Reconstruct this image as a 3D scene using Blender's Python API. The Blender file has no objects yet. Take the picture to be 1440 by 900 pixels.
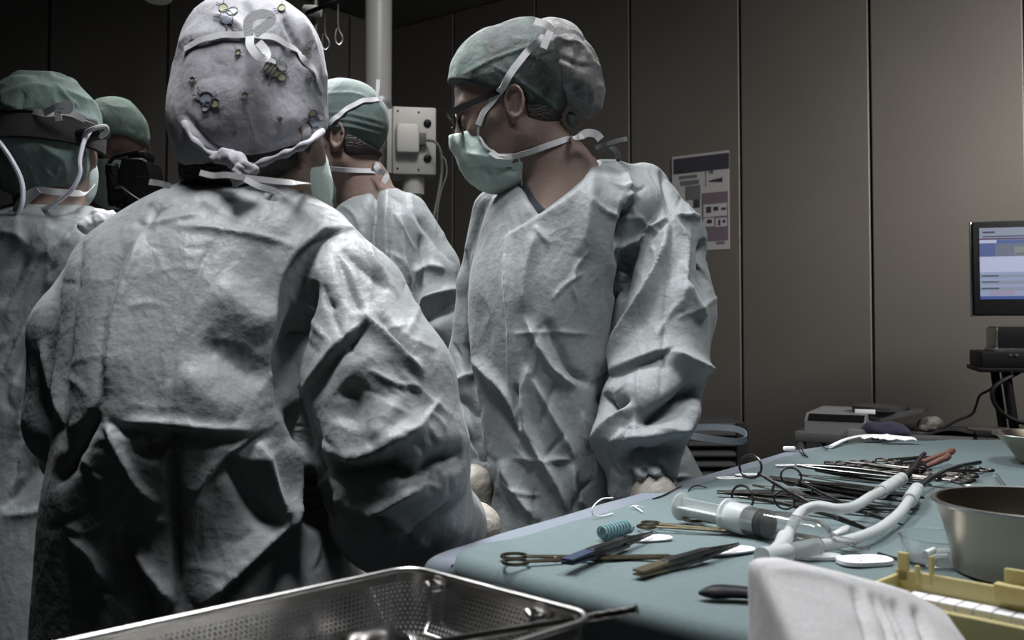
import bpy, math, random
import numpy as np
from mathutils import Vector, Matrix
from mathutils.bvhtree import BVHTree

# ------------------------------------------------------------------ camera
SC = bpy.context.scene
COL = SC.collection
FPX = 1400.0
PITCH = math.radians(2.1)
CAMZ = 1.25
PCY = 409.0
cam_d = bpy.data.cameras.new('camera'); cam = bpy.data.objects.new('camera', cam_d); COL.objects.link(cam)
cam_d.sensor_fit = 'HORIZONTAL'; cam_d.sensor_width = 36.0; cam_d.lens = 36.0 * FPX / 1440.0
cam_d.shift_y = -(450.0 - PCY) / 1440.0
cam.location = (0, 0, CAMZ); cam.rotation_euler = (math.pi / 2 + PITCH, 0, 0)
cam_d.clip_start = 0.05
cam_d.dof.use_dof = True; cam_d.dof.focus_distance = 1.62; cam_d.dof.aperture_fstop = 8.0
SC.camera = cam
SC.view_settings.view_transform = 'Standard'; SC.view_settings.look = 'None'
SC.view_settings.exposure = -0.22; SC.view_settings.gamma = 1.0; SC.view_settings.use_curve_mapping = False

# ------------------------------------------------------------------ world and lights
w = bpy.data.worlds.new('world'); SC.world = w; w.use_nodes = True
w.node_tree.nodes['Background'].inputs[0].default_value = (0.55, 0.62, 0.7, 1)
w.node_tree.nodes['Background'].inputs[1].default_value = 0.010

def area(name, loc, target, size, power, color=(1, 1, 1), spread=180, shape='DISK'):
    d = bpy.data.lights.new(name, 'AREA'); d.shape = shape; d.size = size; d.energy = power; d.color = color
    d.spread = math.radians(spread)
    o = bpy.data.objects.new(name, d); COL.objects.link(o); o.location = loc
    o.rotation_euler = (Vector(target) - Vector(loc)).to_track_quat('-Z', 'Y').to_euler()
    return o
area('surgical_light', (-0.62, 2.3, 2.2), (-0.3, 1.95, 1.1), 0.35, 6, (0.98, 0.99, 1.0), 100)
area('surgical_light', (-0.15, 2.4, 2.2), (0.05, 1.85, 1.1), 0.25, 4.5, (0.98, 0.99, 1.0), 110)
area('surgical_light', (-0.22, 1.62, 2.6), (0.05, 1.75, 1.1), 0.3, 14, (0.98, 0.99, 1.0), 110)
area('overhead_light', (0.75, 1.15, 2.68), (0.7, 1.2, 1.0), 0.5, 10, (0.98, 0.99, 1.0), 95)
area('overhead_light', (-0.28, 0.95, 2.68), (-0.26, 1.15, 1.4), 0.4, 5.4, (0.98, 0.99, 1.0), 62)
area('wall_light', (2.05, 1.75, 2.1), (1.45, 3.2, 1.72), 0.35, 20, (1.0, 0.97, 0.93), 78)
area('overhead_light', (1.6, 2.0, 2.68), (1.7, 3.0, 0.9), 0.6, 8, (1.0, 0.97, 0.93), 140)  # extra lamp, added to brighten the right wall
area('overhead_light', (-1.1, 2.9, 2.6), (-1.1, 2.75, 1.6), 0.4, 2.5, (1.0, 0.98, 0.95), 80)  # added lamp without a fixture, lifts the far man's cap
area('overhead_light', (-0.1, 2.2, 2.7), (-0.3, 3.2, 1.9), 0.4, 4, (1.0, 0.98, 0.95), 90)  # lamp added to light up the grey pole and device box

# ------------------------------------------------------------------ projection helpers
FW = Vector((0, math.cos(PITCH), math.sin(PITCH))); UP = Vector((0, -math.sin(PITCH), math.cos(PITCH)))
def ray(px, py):
    return Vector((1, 0, 0)) * ((px - 720) / FPX) + UP * (-(py - PCY) / FPX) + FW
def P(px, py, d):
    r = ray(px, py); return Vector((0, 0, CAMZ)) + r * (d / r.y)
TZ = 1.0
def T(px, py, z=TZ):
    r = ray(px, py); return Vector((0, 0, CAMZ)) + r * ((z - CAMZ) / r.z)
def proj(V):
    X = V[:, 0]; Y = V[:, 1]; Z = V[:, 2] - CAMZ
    f = Y * FW.y + Z * FW.z; u = Y * UP.y + Z * UP.z
    return np.stack([720 + FPX * X / f, PCY - FPX * u / f], 1)

# ------------------------------------------------------------------ naming helpers
def tag(o, label=None, cat=None, group=None, kind=None):
    if label: o['label'] = label
    if cat: o['category'] = cat
    if group: o['group'] = group
    if kind: o['kind'] = kind
    return o
def empty(name, loc, label, cat, group=None, rz=0.0):
    o = bpy.data.objects.new(name, None); COL.objects.link(o); o.location = loc; o.rotation_euler = (0, 0, rz)
    o.empty_display_size = 0.05
    return tag(o, label, cat, group)
def link(name, V, F, mat, parent=None, smooth=True, uv=None, world=False):
    me = bpy.data.meshes.new(name)
    me.from_pydata([tuple(v) for v in V] if not isinstance(V, np.ndarray) else V.tolist(), [], [list(f) for f in F] if not isinstance(F, np.ndarray) else F.tolist())
    if smooth: me.polygons.foreach_set('use_smooth', [True] * len(me.polygons))
    if mat: me.materials.append(mat)
    if uv is not None:
        l = me.uv_layers.new(name='UVMap'); vi = np.empty(len(me.loops), dtype=np.int32); me.loops.foreach_get('vertex_index', vi)
        l.data.foreach_set('uv', np.asarray(uv, dtype=np.float32)[vi].ravel())
    me.validate(); me.update()
    o = bpy.data.objects.new(name, me); COL.objects.link(o)
    if parent is not None:
        o.parent = parent
        if world:   # vertices given in world space
            M = (Matrix.Translation(parent_world(parent)[0]) @ parent_world(parent)[1]).inverted()
            me.transform(M)
    return o
def parent_world(p):
    M = Matrix.Identity(4)
    q = p
    while q is not None:
        M = Matrix.LocRotScale(q.location, q.rotation_euler, q.scale) @ M
        q = q.parent
    return M.to_translation(), M.to_3x3().to_4x4()
def set_origin(o, loc):
    """move a top-level mesh object's origin to loc, keeping its geometry in place"""
    o.data.transform(Matrix.Translation(-Vector(loc))); o.location = loc; return o
def dup(root, loc=None, rot=None, label=None):
    r = root.copy(); COL.objects.link(r)
    if loc is not None: r.location = loc
    if rot is not None: r.rotation_euler = rot
    if label: r['label'] = label
    for ch in list(root.children):
        c = ch.copy(); COL.objects.link(c); c.parent = r
        for g in list(ch.children):
            d = g.copy(); COL.objects.link(d); d.parent = c
    return r

# ------------------------------------------------------------------ materials
def srgb(r, g, b):
    f = lambda c: ((c / 255) / 12.92) if c / 255 <= 0.04045 else (((c / 255) + 0.055) / 1.055) ** 2.4
    return (f(r), f(g), f(b), 1)
def mat(name, color, rough=0.6, metal=0.0, noise=0.0, nscale=20, bump=0.0, bscale=40, trans=0.0, ior=1.45, sss=0.0,
        sheen=0.0, color2=None, emit=None, estr=0.0, coat=0.0, alpha=1.0, spec=0.5, stretch=None):
    m = bpy.data.materials.new(name); m.use_nodes = True; nt = m.node_tree; b = nt.nodes['Principled BSDF']
    c = color if len(color) == 4 else (*color, 1)
    b.inputs['Base Color'].default_value = c; b.inputs['Roughness'].default_value = rough; b.inputs['Metallic'].default_value = metal
    b.inputs['Transmission Weight'].default_value = trans; b.inputs['IOR'].default_value = ior
    b.inputs['Sheen Weight'].default_value = sheen; b.inputs['Coat Weight'].default_value = coat; b.inputs['Alpha'].default_value = alpha
    b.inputs['Specular IOR Level'].default_value = spec
    if sss: b.inputs['Subsurface Weight'].default_value = sss; b.inputs['Subsurface Radius'].default_value = (.01, .004, .002); b.inputs['Subsurface Scale'].default_value = 1.0
    if emit: b.inputs['Emission Color'].default_value = emit; b.inputs['Emission Strength'].default_value = estr
    tc = nt.nodes.new('ShaderNodeTexCoord'); mp = nt.nodes.new('ShaderNodeMapping'); nt.links.new(tc.outputs['Object'], mp.inputs[0])
    if stretch: mp.inputs['Scale'].default_value = stretch
    if noise or color2:
        n = nt.nodes.new('ShaderNodeTexNoise'); n.inputs['Scale'].default_value = nscale; n.inputs['Detail'].default_value = 5
        nt.links.new(mp.outputs[0], n.inputs[0]); r = nt.nodes.new('ShaderNodeValToRGB'); nt.links.new(n.outputs[0], r.inputs[0])
        c2 = color2 or tuple(x * (1 - noise) for x in c[:3]) + (1,)
        r.color_ramp.elements[0].position = .35; r.color_ramp.elements[1].position = .65
        r.color_ramp.elements[0].color = c2; r.color_ramp.elements[1].color = c; nt.links.new(r.outputs[0], b.inputs['Base Color'])
    if bump:
        n = nt.nodes.new('ShaderNodeTexNoise'); n.inputs['Scale'].default_value = bscale; n.inputs['Detail'].default_value = 6
        nt.links.new(mp.outputs[0], n.inputs[0]); bp = nt.nodes.new('ShaderNodeBump'); bp.inputs['Strength'].default_value = bump; bp.inputs['Distance'].default_value = .01
        nt.links.new(n.outputs[0], bp.inputs['Height']); nt.links.new(bp.outputs[0], b.inputs['Normal'])
    return m
def cloth_mat(name, color, crumple=1.0, scale=9.0, rough=.7, fine=1.0, wisps=None):
    """paper-like woven drape: crumpled facets + fine crinkles + weave"""
    m = bpy.data.materials.new(name); m.use_nodes = True; nt = m.node_tree; N = nt.nodes; L = nt.links; b = N['Principled BSDF']
    b.inputs['Roughness'].default_value = rough; b.inputs['Sheen Weight'].default_value = .12; b.inputs['Specular IOR Level'].default_value = .35
    tc = N.new('ShaderNodeTexCoord')
    n0 = N.new('ShaderNodeTexNoise'); n0.inputs['Scale'].default_value = scale * .5; n0.inputs['Detail'].default_value = 3; L.new(tc.outputs['Object'], n0.inputs[0])
    wv = N.new('ShaderNodeVectorMath'); wv.operation = 'MULTIPLY_ADD'; L.new(n0.outputs['Color'], wv.inputs[0]); wv.inputs[1].default_value = (.10, .10, .10); L.new(tc.outputs['Object'], wv.inputs[2])
    hs = []
    mp = N.new('ShaderNodeMapping'); mp.inputs['Rotation'].default_value = (.3, .5, .35); mp.inputs['Scale'].default_value = (1, 1, .5); L.new(wv.outputs[0], mp.inputs[0])
    for sc, amt in ((scale * .55, .020), (scale * 1.5, .0075), (scale * 4.2, .0016 * fine)):   # straight creases between flat facets
        v = N.new('ShaderNodeTexVoronoi'); v.feature = 'DISTANCE_TO_EDGE'; v.inputs['Scale'].default_value = sc; L.new(mp.outputs[0], v.inputs['Vector'])
        mn = N.new('ShaderNodeMath'); mn.operation = 'MINIMUM'; L.new(v.outputs['Distance'], mn.inputs[0]); mn.inputs[1].default_value = .22
        mu = N.new('ShaderNodeMath'); mu.operation = 'MULTIPLY'; L.new(mn.outputs[0], mu.inputs[0]); mu.inputs[1].default_value = -amt * 9 / scale; hs.append(mu.outputs[0])
    n2 = N.new('ShaderNodeTexNoise'); n2.inputs['Scale'].default_value = 90; n2.inputs['Detail'].default_value = 7; L.new(tc.outputs['Object'], n2.inputs[0])
    mu = N.new('ShaderNodeMath'); mu.operation = 'MULTIPLY'; L.new(n2.outputs[0], mu.inputs[0]); mu.inputs[1].default_value = .0012 * fine; hs.append(mu.outputs[0])
    s = hs[0]
    for h in hs[1:]:
        a = N.new('ShaderNodeMath'); a.operation = 'ADD'; L.new(s, a.inputs[0]); L.new(h, a.inputs[1]); s = a.outputs[0]
    bp = N.new('ShaderNodeBump'); bp.inputs['Strength'].default_value = 1.0; bp.inputs['Distance'].default_value = 1.0 * crumple; L.new(s, bp.inputs['Height']); L.new(bp.outputs[0], b.inputs['Normal'])
    n3 = N.new('ShaderNodeTexNoise'); n3.inputs['Scale'].default_value = 260; n3.inputs['Detail'].default_value = 2; L.new(tc.outputs['Object'], n3.inputs[0])
    r = N.new('ShaderNodeValToRGB'); L.new(n3.outputs[0], r.inputs[0]); r.color_ramp.elements[0].position = .3; r.color_ramp.elements[1].position = .7
    r.color_ramp.elements[0].color = tuple(c * .88 for c in color[:3]) + (1,); r.color_ramp.elements[1].color = color
    out = r.outputs[0]
    if wisps:   # a second, patchy tint of thin non-woven fibre
        n4 = N.new('ShaderNodeTexNoise'); n4.inputs['Scale'].default_value = wisps[1]; n4.inputs['Detail'].default_value = 8; n4.inputs['Roughness'].default_value = .65; L.new(tc.outputs['Object'], n4.inputs[0])
        r4 = N.new('ShaderNodeValToRGB'); L.new(n4.outputs[0], r4.inputs[0]); r4.color_ramp.elements[0].position = wisps[2]; r4.color_ramp.elements[1].position = wisps[3]
        mx = N.new('ShaderNodeMix'); mx.data_type = 'RGBA'; L.new(r4.outputs[0], mx.inputs['Factor']); L.new(out, mx.inputs['A']); mx.inputs['B'].default_value = wisps[0]; out = mx.outputs['Result']
    L.new(out, b.inputs['Base Color'])
    return m
GOWN = (0.205, 0.224, 0.230, 1)
M = {}
M['gown'] = cloth_mat('gown_cloth', GOWN, 1.0, 8, .6, 1.1)
M['gown_back'] = cloth_mat('gown_cloth_back', (0.218, 0.230, 0.238, 1), .75, 8, .52, 1.8)
M['green_drape'] = cloth_mat('green_drape_cloth', (0.105, 0.145, 0.150, 1), .25, 5, .8, .8)
M['blue_drape'] = cloth_mat('blue_drape_cloth', (0.155, 0.178, 0.215, 1), .3, 4, .8, .5)
M['cap_green'] = cloth_mat('cap_green_cloth', (0.14, 0.20, 0.18, 1), .7, 14, .8, 1.0, ((.06, .085, .08, 1), 14, .42, .75))
M['cap_thin'] = cloth_mat('cap_thin_cloth', (0.075, 0.112, 0.10, 1), .9, 14, .8, 1.2, ((.022, .025, .025, 1), 12, .34, .58))
M['cap_light'] = cloth_mat('cap_light_cloth', (0.07, 0.10, 0.092, 1), .6, 16, .8)
M['cap_pale'] = cloth_mat('cap_pale_cloth', (0.20, 0.29, 0.26, 1), .6, 14, .8)
M['cap_bag'] = cloth_mat('cap_bag_cloth', (0.24, 0.235, 0.24, 1), 1.1, 13, .75, 1.2, ((.035, .03, .03, 1), 13, .42, .62))
M['cap_print'] = cloth_mat('cap_print_cloth', (0.30, 0.297, 0.325, 1), .8, 12, .75)
M['mask'] = cloth_mat('mask_cloth', (0.46, 0.56, 0.52, 1), .5, 15, .7)
M['tie'] = mat('white_tie', (.50, .50, .51), .8, bump=.1, bscale=500)
M['skin'] = mat('skin', (0.20, 0.140, 0.118), .62, spec=.3, sss=.2, noise=.12, nscale=30, bump=.12, bscale=160)
M['hair'] = mat('dark_hair', (.022, .016, .013), .45, bump=.6, bscale=300, stretch=(.15, 1, 1))
M['black'] = mat('black_plastic', (.009, .009, .010), .5, spec=.22)
M['matte_black'] = mat('matte_black', (.006, .006, .007), .9, spec=.05)
M['scrub'] = mat('dark_scrub', (.02, .024, .03), .9)
M['steel'] = mat('steel', (.5, .49, .47), .28, 1.0, noise=.3, nscale=60)
M['dsteel'] = mat('dark_steel', (.12, .113, .108), .34, 1.0, noise=.5, nscale=80)
M['gold'] = mat('gold_plate', (.20, .17, .115), .3, 1.0, noise=.3, nscale=60)
M['chrome'] = mat('chrome', (.42, .41, .40), .32, 1.0)
M['white'] = mat('white_plastic', (.55, .54, .52), .45)
M['paper'] = mat('white_paper', (.78, .78, .8), .8)
M['latex'] = mat('latex_glove', (.34, .315, .275), .5, noise=.15, nscale=30, bump=.4, bscale=60)
M['clear'] = mat('clear_plastic', (.93, .95, .95), .08, trans=.96, ior=1.35)
M['frost'] = mat('frosted_plastic', (.78, .82, .82), .3, trans=.55, ior=1.3)
M['glass'] = mat('lens_glass', (.95, .97, .97), .02, trans=1.0, ior=1.2)
M['print_line'] = mat('print_line', (.07, .07, .085), .8)
M['print_yellow'] = mat('print_yellow', (.25, .24, .15), .8)
M['print_blue'] = mat('print_blue', (.16, .185, .235), .8)
M['print_white'] = mat('print_white', (.45, .46, .46), .8)

# ------------------------------------------------------------------ numpy noise
def _hash(ix, iy, iz, s):
    h = (ix * 374761393 + iy * 668265263 + iz * 2147483647 + s * 1274126177) & 0xFFFFFFFF
    h = ((h ^ (h >> 13)) * 1274126177) & 0xFFFFFFFF
    return ((h ^ (h >> 16)) & 0xFFFFFF) / float(0xFFFFFF)
def vnoise(Q, seed=0):
    I = np.floor(Q).astype(np.int64); f = Q - I; f = f * f * (3 - 2 * f); r = 0
    for dx in (0, 1):
        for dy in (0, 1):
            for dz in (0, 1):
                wt = (f[:, 0] if dx else 1 - f[:, 0]) * (f[:, 1] if dy else 1 - f[:, 1]) * (f[:, 2] if dz else 1 - f[:, 2])
                r = r + wt * _hash(I[:, 0] + dx, I[:, 1] + dy, I[:, 2] + dz, seed)
    return r
def ridged(Q, seed=0, warp=.6):
    W = np.stack([vnoise(Q * .7, seed + k) for k in (11, 12, 13)], 1) - .5
    n = vnoise(Q + W * warp * 2, seed)
    return 1 - np.abs(2 * n - 1) * 1.0   # crest at n = .5

# ------------------------------------------------------------------ signed distance modelling
A_ = np.array
def rc(X, a, b, r1, r2=None):
    a = A_(a, float); b = A_(b, float); r2 = r1 if r2 is None else r2
    d = b - a; t = np.clip(((X - a) @ d) / (d @ d), 0, 1)
    return np.linalg.norm(X - a - t[:, None] * d, axis=1) - (r1 + (r2 - r1) * t)
def chain(X, pts, k=.02):
    """pts: [(p, r)...] smooth union of tapered capsules"""
    s = None
    for (p, r), (q, s2) in zip(pts[:-1], pts[1:]):
        d = rc(X, p, q, r, s2); s = d if s is None else smin(s, d, k)
    return s
def el(X, c, r, R=None):
    q = X - A_(c, float)
    if R is not None: q = q @ R
    r = A_(r, float); k0 = np.linalg.norm(q / r, axis=1); k1 = np.linalg.norm(q / (r * r), axis=1)
    return k0 * (k0 - 1) / np.maximum(k1, 1e-6)
def smin(a, b, k):
    h = np.clip(.5 + .5 * (b - a) / k, 0, 1); return b * (1 - h) + a * h - k * h * (1 - h)
def smax(a, b, k): return -smin(-a, -b, k)
def loft(X, rows, e=2.3):
    """rows: (z, cx, cy, rx, ry) any order; ellipse-like section at each height"""
    rows = sorted(rows); z = A_([r[0] for r in rows]); zz = np.linspace(z[0], z[-1], 160); ker = np.hanning(15); ker /= ker.sum()
    g = []
    for i in (1, 2, 3, 4):
        v = np.interp(zz, z, [r[i] for r in rows]); v = np.convolve(np.pad(v, 7, mode='reflect', reflect_type='odd'), ker, 'valid'); g.append(np.interp(X[:, 2], zz, v))
    q = (np.abs((X[:, 0] - g[0]) / g[2]) ** e + np.abs((X[:, 1] - g[1]) / g[3]) ** e) ** (1 / e)
    d = (q - 1) * np.minimum(g[2], g[3])
    return np.maximum(np.maximum(d, (X[:, 2] - z[-1]) * .8), (z[0] - X[:, 2]) * .8)
def plane(X, p, n):
    n = A_(n, float); n = n / np.linalg.norm(n); return (X - A_(p, float)) @ n
def nets(fn, lo, hi, h, blk=8):
    """naive surface nets over a sparse set of blocks"""
    lo = A_(lo, float); hi = A_(hi, float); nb = np.ceil((hi - lo) / (h * blk)).astype(int); n = nb * blk
    cx = [lo[i] + (np.arange(nb[i]) + .5) * h * blk for i in range(3)]
    C = np.stack(np.meshgrid(*cx, indexing='ij'), -1).reshape(-1, 3); fc = fn(C)
    F = np.repeat(np.repeat(np.repeat(np.where(fc < 0, -1., 1.).astype(np.float32).reshape(nb), blk, 0), blk, 1), blk, 2)
    near = np.nonzero(np.abs(fc) < h * blk * 1.35)[0]
    off = np.stack(np.meshgrid(*[np.arange(blk)] * 3, indexing='ij'), -1).reshape(-1, 3)
    for s in range(0, len(near), 600):
        bi = np.stack(np.unravel_index(near[s:s + 600], nb), 1)
        idx = (bi[:, None, :] * blk + off[None]).reshape(-1, 3); v = fn(lo + (idx + .5) * h)
        F[idx[:, 0], idx[:, 1], idx[:, 2]] = v
    S = F < 0; sh = [slice(0, -1), slice(1, None)]
    cnt = sum(S[sh[a], sh[b], sh[c]].astype(np.int8) for a in (0, 1) for b in (0, 1) for c in (0, 1))
    act = np.stack(np.nonzero((cnt > 0) & (cnt < 8)), 1)
    ids = -np.ones(np.array(F.shape) - 1, dtype=np.int32); ids[act[:, 0], act[:, 1], act[:, 2]] = np.arange(len(act))
    cor = [(a, b, c) for a in (0, 1) for b in (0, 1) for c in (0, 1)]
    val = np.stack([F[act[:, 0] + a, act[:, 1] + b, act[:, 2] + c] for a, b, c in cor], 1).astype(float)
    val = np.clip(val, -h * 2, h * 2); cp = A_(cor, float); acc = np.zeros((len(act), 3)); num = np.zeros(len(act))
    for i in range(8):
        for j in range(i + 1, 8):
            if np.abs(cp[i] - cp[j]).sum() == 1:
                m = (val[:, i] < 0) != (val[:, j] < 0); t = np.where(m, val[:, i] / (val[:, i] - val[:, j] + 1e-12), 0)
                p = cp[i] + (cp[j] - cp[i]) * t[:, None]; acc[m] += p[m]; num[m] += 1
    V = lo + (act + .5 + acc / num[:, None]) * h
    Q = []
    for ax in range(3):
        o1, o2 = [(1, 2), (2, 0), (0, 1)][ax]
        a = [slice(None)] * 3; b = [slice(None)] * 3; a[ax] = slice(0, -1); b[ax] = slice(1, None)
        s0 = S[tuple(a)]; s1 = S[tuple(b)]; e = np.stack(np.nonzero(s0 != s1), 1)
        e = e[(e[:, o1] > 0) & (e[:, o2] > 0) & (e[:, o1] < F.shape[o1] - 1) & (e[:, o2] < F.shape[o2] - 1)]
        u = np.zeros(3, int); u[o1] = 1; v = np.zeros(3, int); v[o2] = 1
        g = lambda q: ids[q[:, 0], q[:, 1], q[:, 2]]
        q = np.stack([g(e - u - v), g(e - v), g(e), g(e - u)], 1)
        fl = ~S[e[:, 0], e[:, 1], e[:, 2]]; q[fl] = q[fl][:, ::-1]; Q.append(q[(q >= 0).all(1)])
    return V, np.concatenate(Q)
def normals(V, Q):
    n = np.cross(V[Q[:, 2]] - V[Q[:, 0]], V[Q[:, 3]] - V[Q[:, 1]]); N = np.zeros_like(V)
    for k in range(4): np.add.at(N, Q[:, k], n)
    return N / np.maximum(np.linalg.norm(N, axis=1), 1e-12)[:, None]
def smooth(V, Q, it=1, w=.5):
    E = np.concatenate([Q[:, [0, 1]], Q[:, [1, 2]], Q[:, [2, 3]], Q[:, [3, 0]]])
    for _ in range(it):
        a = np.zeros_like(V); c = np.zeros(len(V))
        for d in range(3):
            a[:, d] = np.bincount(E[:, 0], V[E[:, 1], d], len(V)) + np.bincount(E[:, 1], V[E[:, 0], d], len(V))
        c = np.bincount(E[:, 0], minlength=len(V)) + np.bincount(E[:, 1], minlength=len(V))
        V = V * (1 - w) + w * a / np.maximum(c, 1)[:, None]
    return V
CAMP = A_([0, 0, CAMZ])
def in_px(X, poly):
    """rough signed distance (m) to a region outlined along sight lines, convex polygon"""
    q = proj(X); pl = A_(poly, float); d = np.full(len(X), 1e9); ins = np.zeros(len(X), bool)
    for a, b in zip(pl, np.roll(pl, -1, 0)):
        e = b - a; w_ = q - a; t = np.clip((w_ @ e) / (e @ e), 0, 1); d = np.minimum(d, np.linalg.norm(w_ - t[:, None] * e, axis=1))
        c = (a[1] > q[:, 1]) != (b[1] > q[:, 1]); ins ^= c & (q[:, 0] < (b[0] - a[0]) * (q[:, 1] - a[1]) / (b[1] - a[1] + 1e-9) + a[0])
    return np.where(ins, -d, d) * X[:, 1] / FPX
def creases(n, box, seed, ang=(0, 180), w_=2.4, h_=(2, 4.5), L=(18, 60)):
    r = random.Random(seed); out = []
    for _ in range(n):
        x, y = r.uniform(box[0], box[2]), r.uniform(box[1], box[3]); a = math.radians(r.uniform(*ang)); l = r.uniform(*L); k = r.uniform(-.25, .25)
        pts = [(x + math.cos(a + k * i) * l * (i / 3 - .5), y + math.sin(a + k * i) * l * (i / 3 - .5)) for i in range(4)]
        out.append(('r' if r.random() < .62 else 'v', w_ * r.uniform(.8, 1.5), r.uniform(*h_), pts))
    return out
def fold(V, Q, strokes, depth=None, mul=1.0):
    """model folds traced as lines: (kind, width_px, height_mm, [points]); r = raised, v = sunk, s = lapped edge"""
    N = normals(V, Q); px = proj(V); D = np.zeros(len(V)); vd = CAMP - V; vd = vd / np.linalg.norm(vd, axis=1)[:, None]
    fc = np.clip(((N * vd).sum(1) + .15) / .35, 0, 1)
    if depth is not None: fc = fc * ((V[:, 1] > depth[0]) & (V[:, 1] < depth[1]))
    for kind, wd, hg, pts in strokes:
        p = A_(pts, float); lo = p.min(0) - wd * 5; hi = p.max(0) + wd * 5
        I = np.nonzero((px[:, 0] > lo[0]) & (px[:, 0] < hi[0]) & (px[:, 1] > lo[1]) & (px[:, 1] < hi[1]) & (fc > 0))[0]
        if not len(I): continue
        if len(p) > 2:   # round the polyline off
            t = np.arange(len(p)); tt = np.linspace(0, len(p) - 1, (len(p) - 1) * 5 + 1); p = np.stack([np.interp(tt, t, p[:, 0]), np.interp(tt, t, p[:, 1])], 1)
            for _ in range(3): p[1:-1] = .5 * p[1:-1] + .25 * (p[:-2] + p[2:])
        seg = p[1:] - p[:-1]; sl = np.linalg.norm(seg, axis=1); cum = np.concatenate([[0], np.cumsum(sl)])
        best = np.full(len(I), 1e9); side = np.zeros(len(I)); arc = np.zeros(len(I)); X = px[I]
        for k in range(len(seg)):
            t = np.clip(((X - p[k]) @ seg[k]) / max(sl[k] ** 2, 1e-9), 0, 1); r = X - p[k] - t[:, None] * seg[k]; d = np.linalg.norm(r, axis=1)
            m = d < best; best[m] = d[m]; side[m] = np.sign(seg[k][0] * r[m, 1] - seg[k][1] * r[m, 0]); arc[m] = (cum[k] + t[m] * sl[k]) / cum[-1]
        end = np.clip(np.minimum(arc, 1 - arc) * 5, 0, 1) ** .7; end = .15 + .85 * end
        far = np.clip(1.4 - best / (wd * 4), 0, 1)
        if kind in 'rv':
            f = 1.35 * (.3 * np.exp(-(best / wd / 1.4) ** 2) + .7 * np.exp(-best / wd)) if wd < 9 else 1.1 * (.8 * np.exp(-(best / wd / 1.1) ** 2) + .2 * np.exp(-best / wd))
            f = f * end * (1 if kind == 'r' else -1)
        else:            # 's': the left-hand side of the line's direction lies on top
            f = np.where(side < 0, 1, -1) * (1 - np.exp(-best / 1.5)) * np.exp(-best / (wd * 1.6)) * end * np.clip(far, 0, 1)
        D[I] += f * hg * .001 * mul * fc[I]
    return V + N * D[:, None]
def crumple(V, Q, amp, wl, seed, stretch=(1, 1, 1), sharp=1.6, mask=None):
    N = normals(V, Q); X = V / wl * A_(stretch); r = ridged(X, seed) ** sharp
    D = (r - .45) * amp
    if mask is not None: D = D * mask(V)
    return V + N * D[:, None]
def bvh_of(V, Q): return BVHTree.FromPolygons([Vector(v) for v in V.tolist()], Q.tolist())
def on(bvh, px, py, off=.002, d0=None):
    """point on a surface as seen along a sight line"""
    r = ray(px, py).normalized(); o = Vector((0, 0, CAMZ)); h = bvh.ray_cast(o, r)
    if h[0] is None: return P(px, py, d0), Vector((0, -1, 0))
    return h[0] + h[1] * off, h[1]

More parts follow.
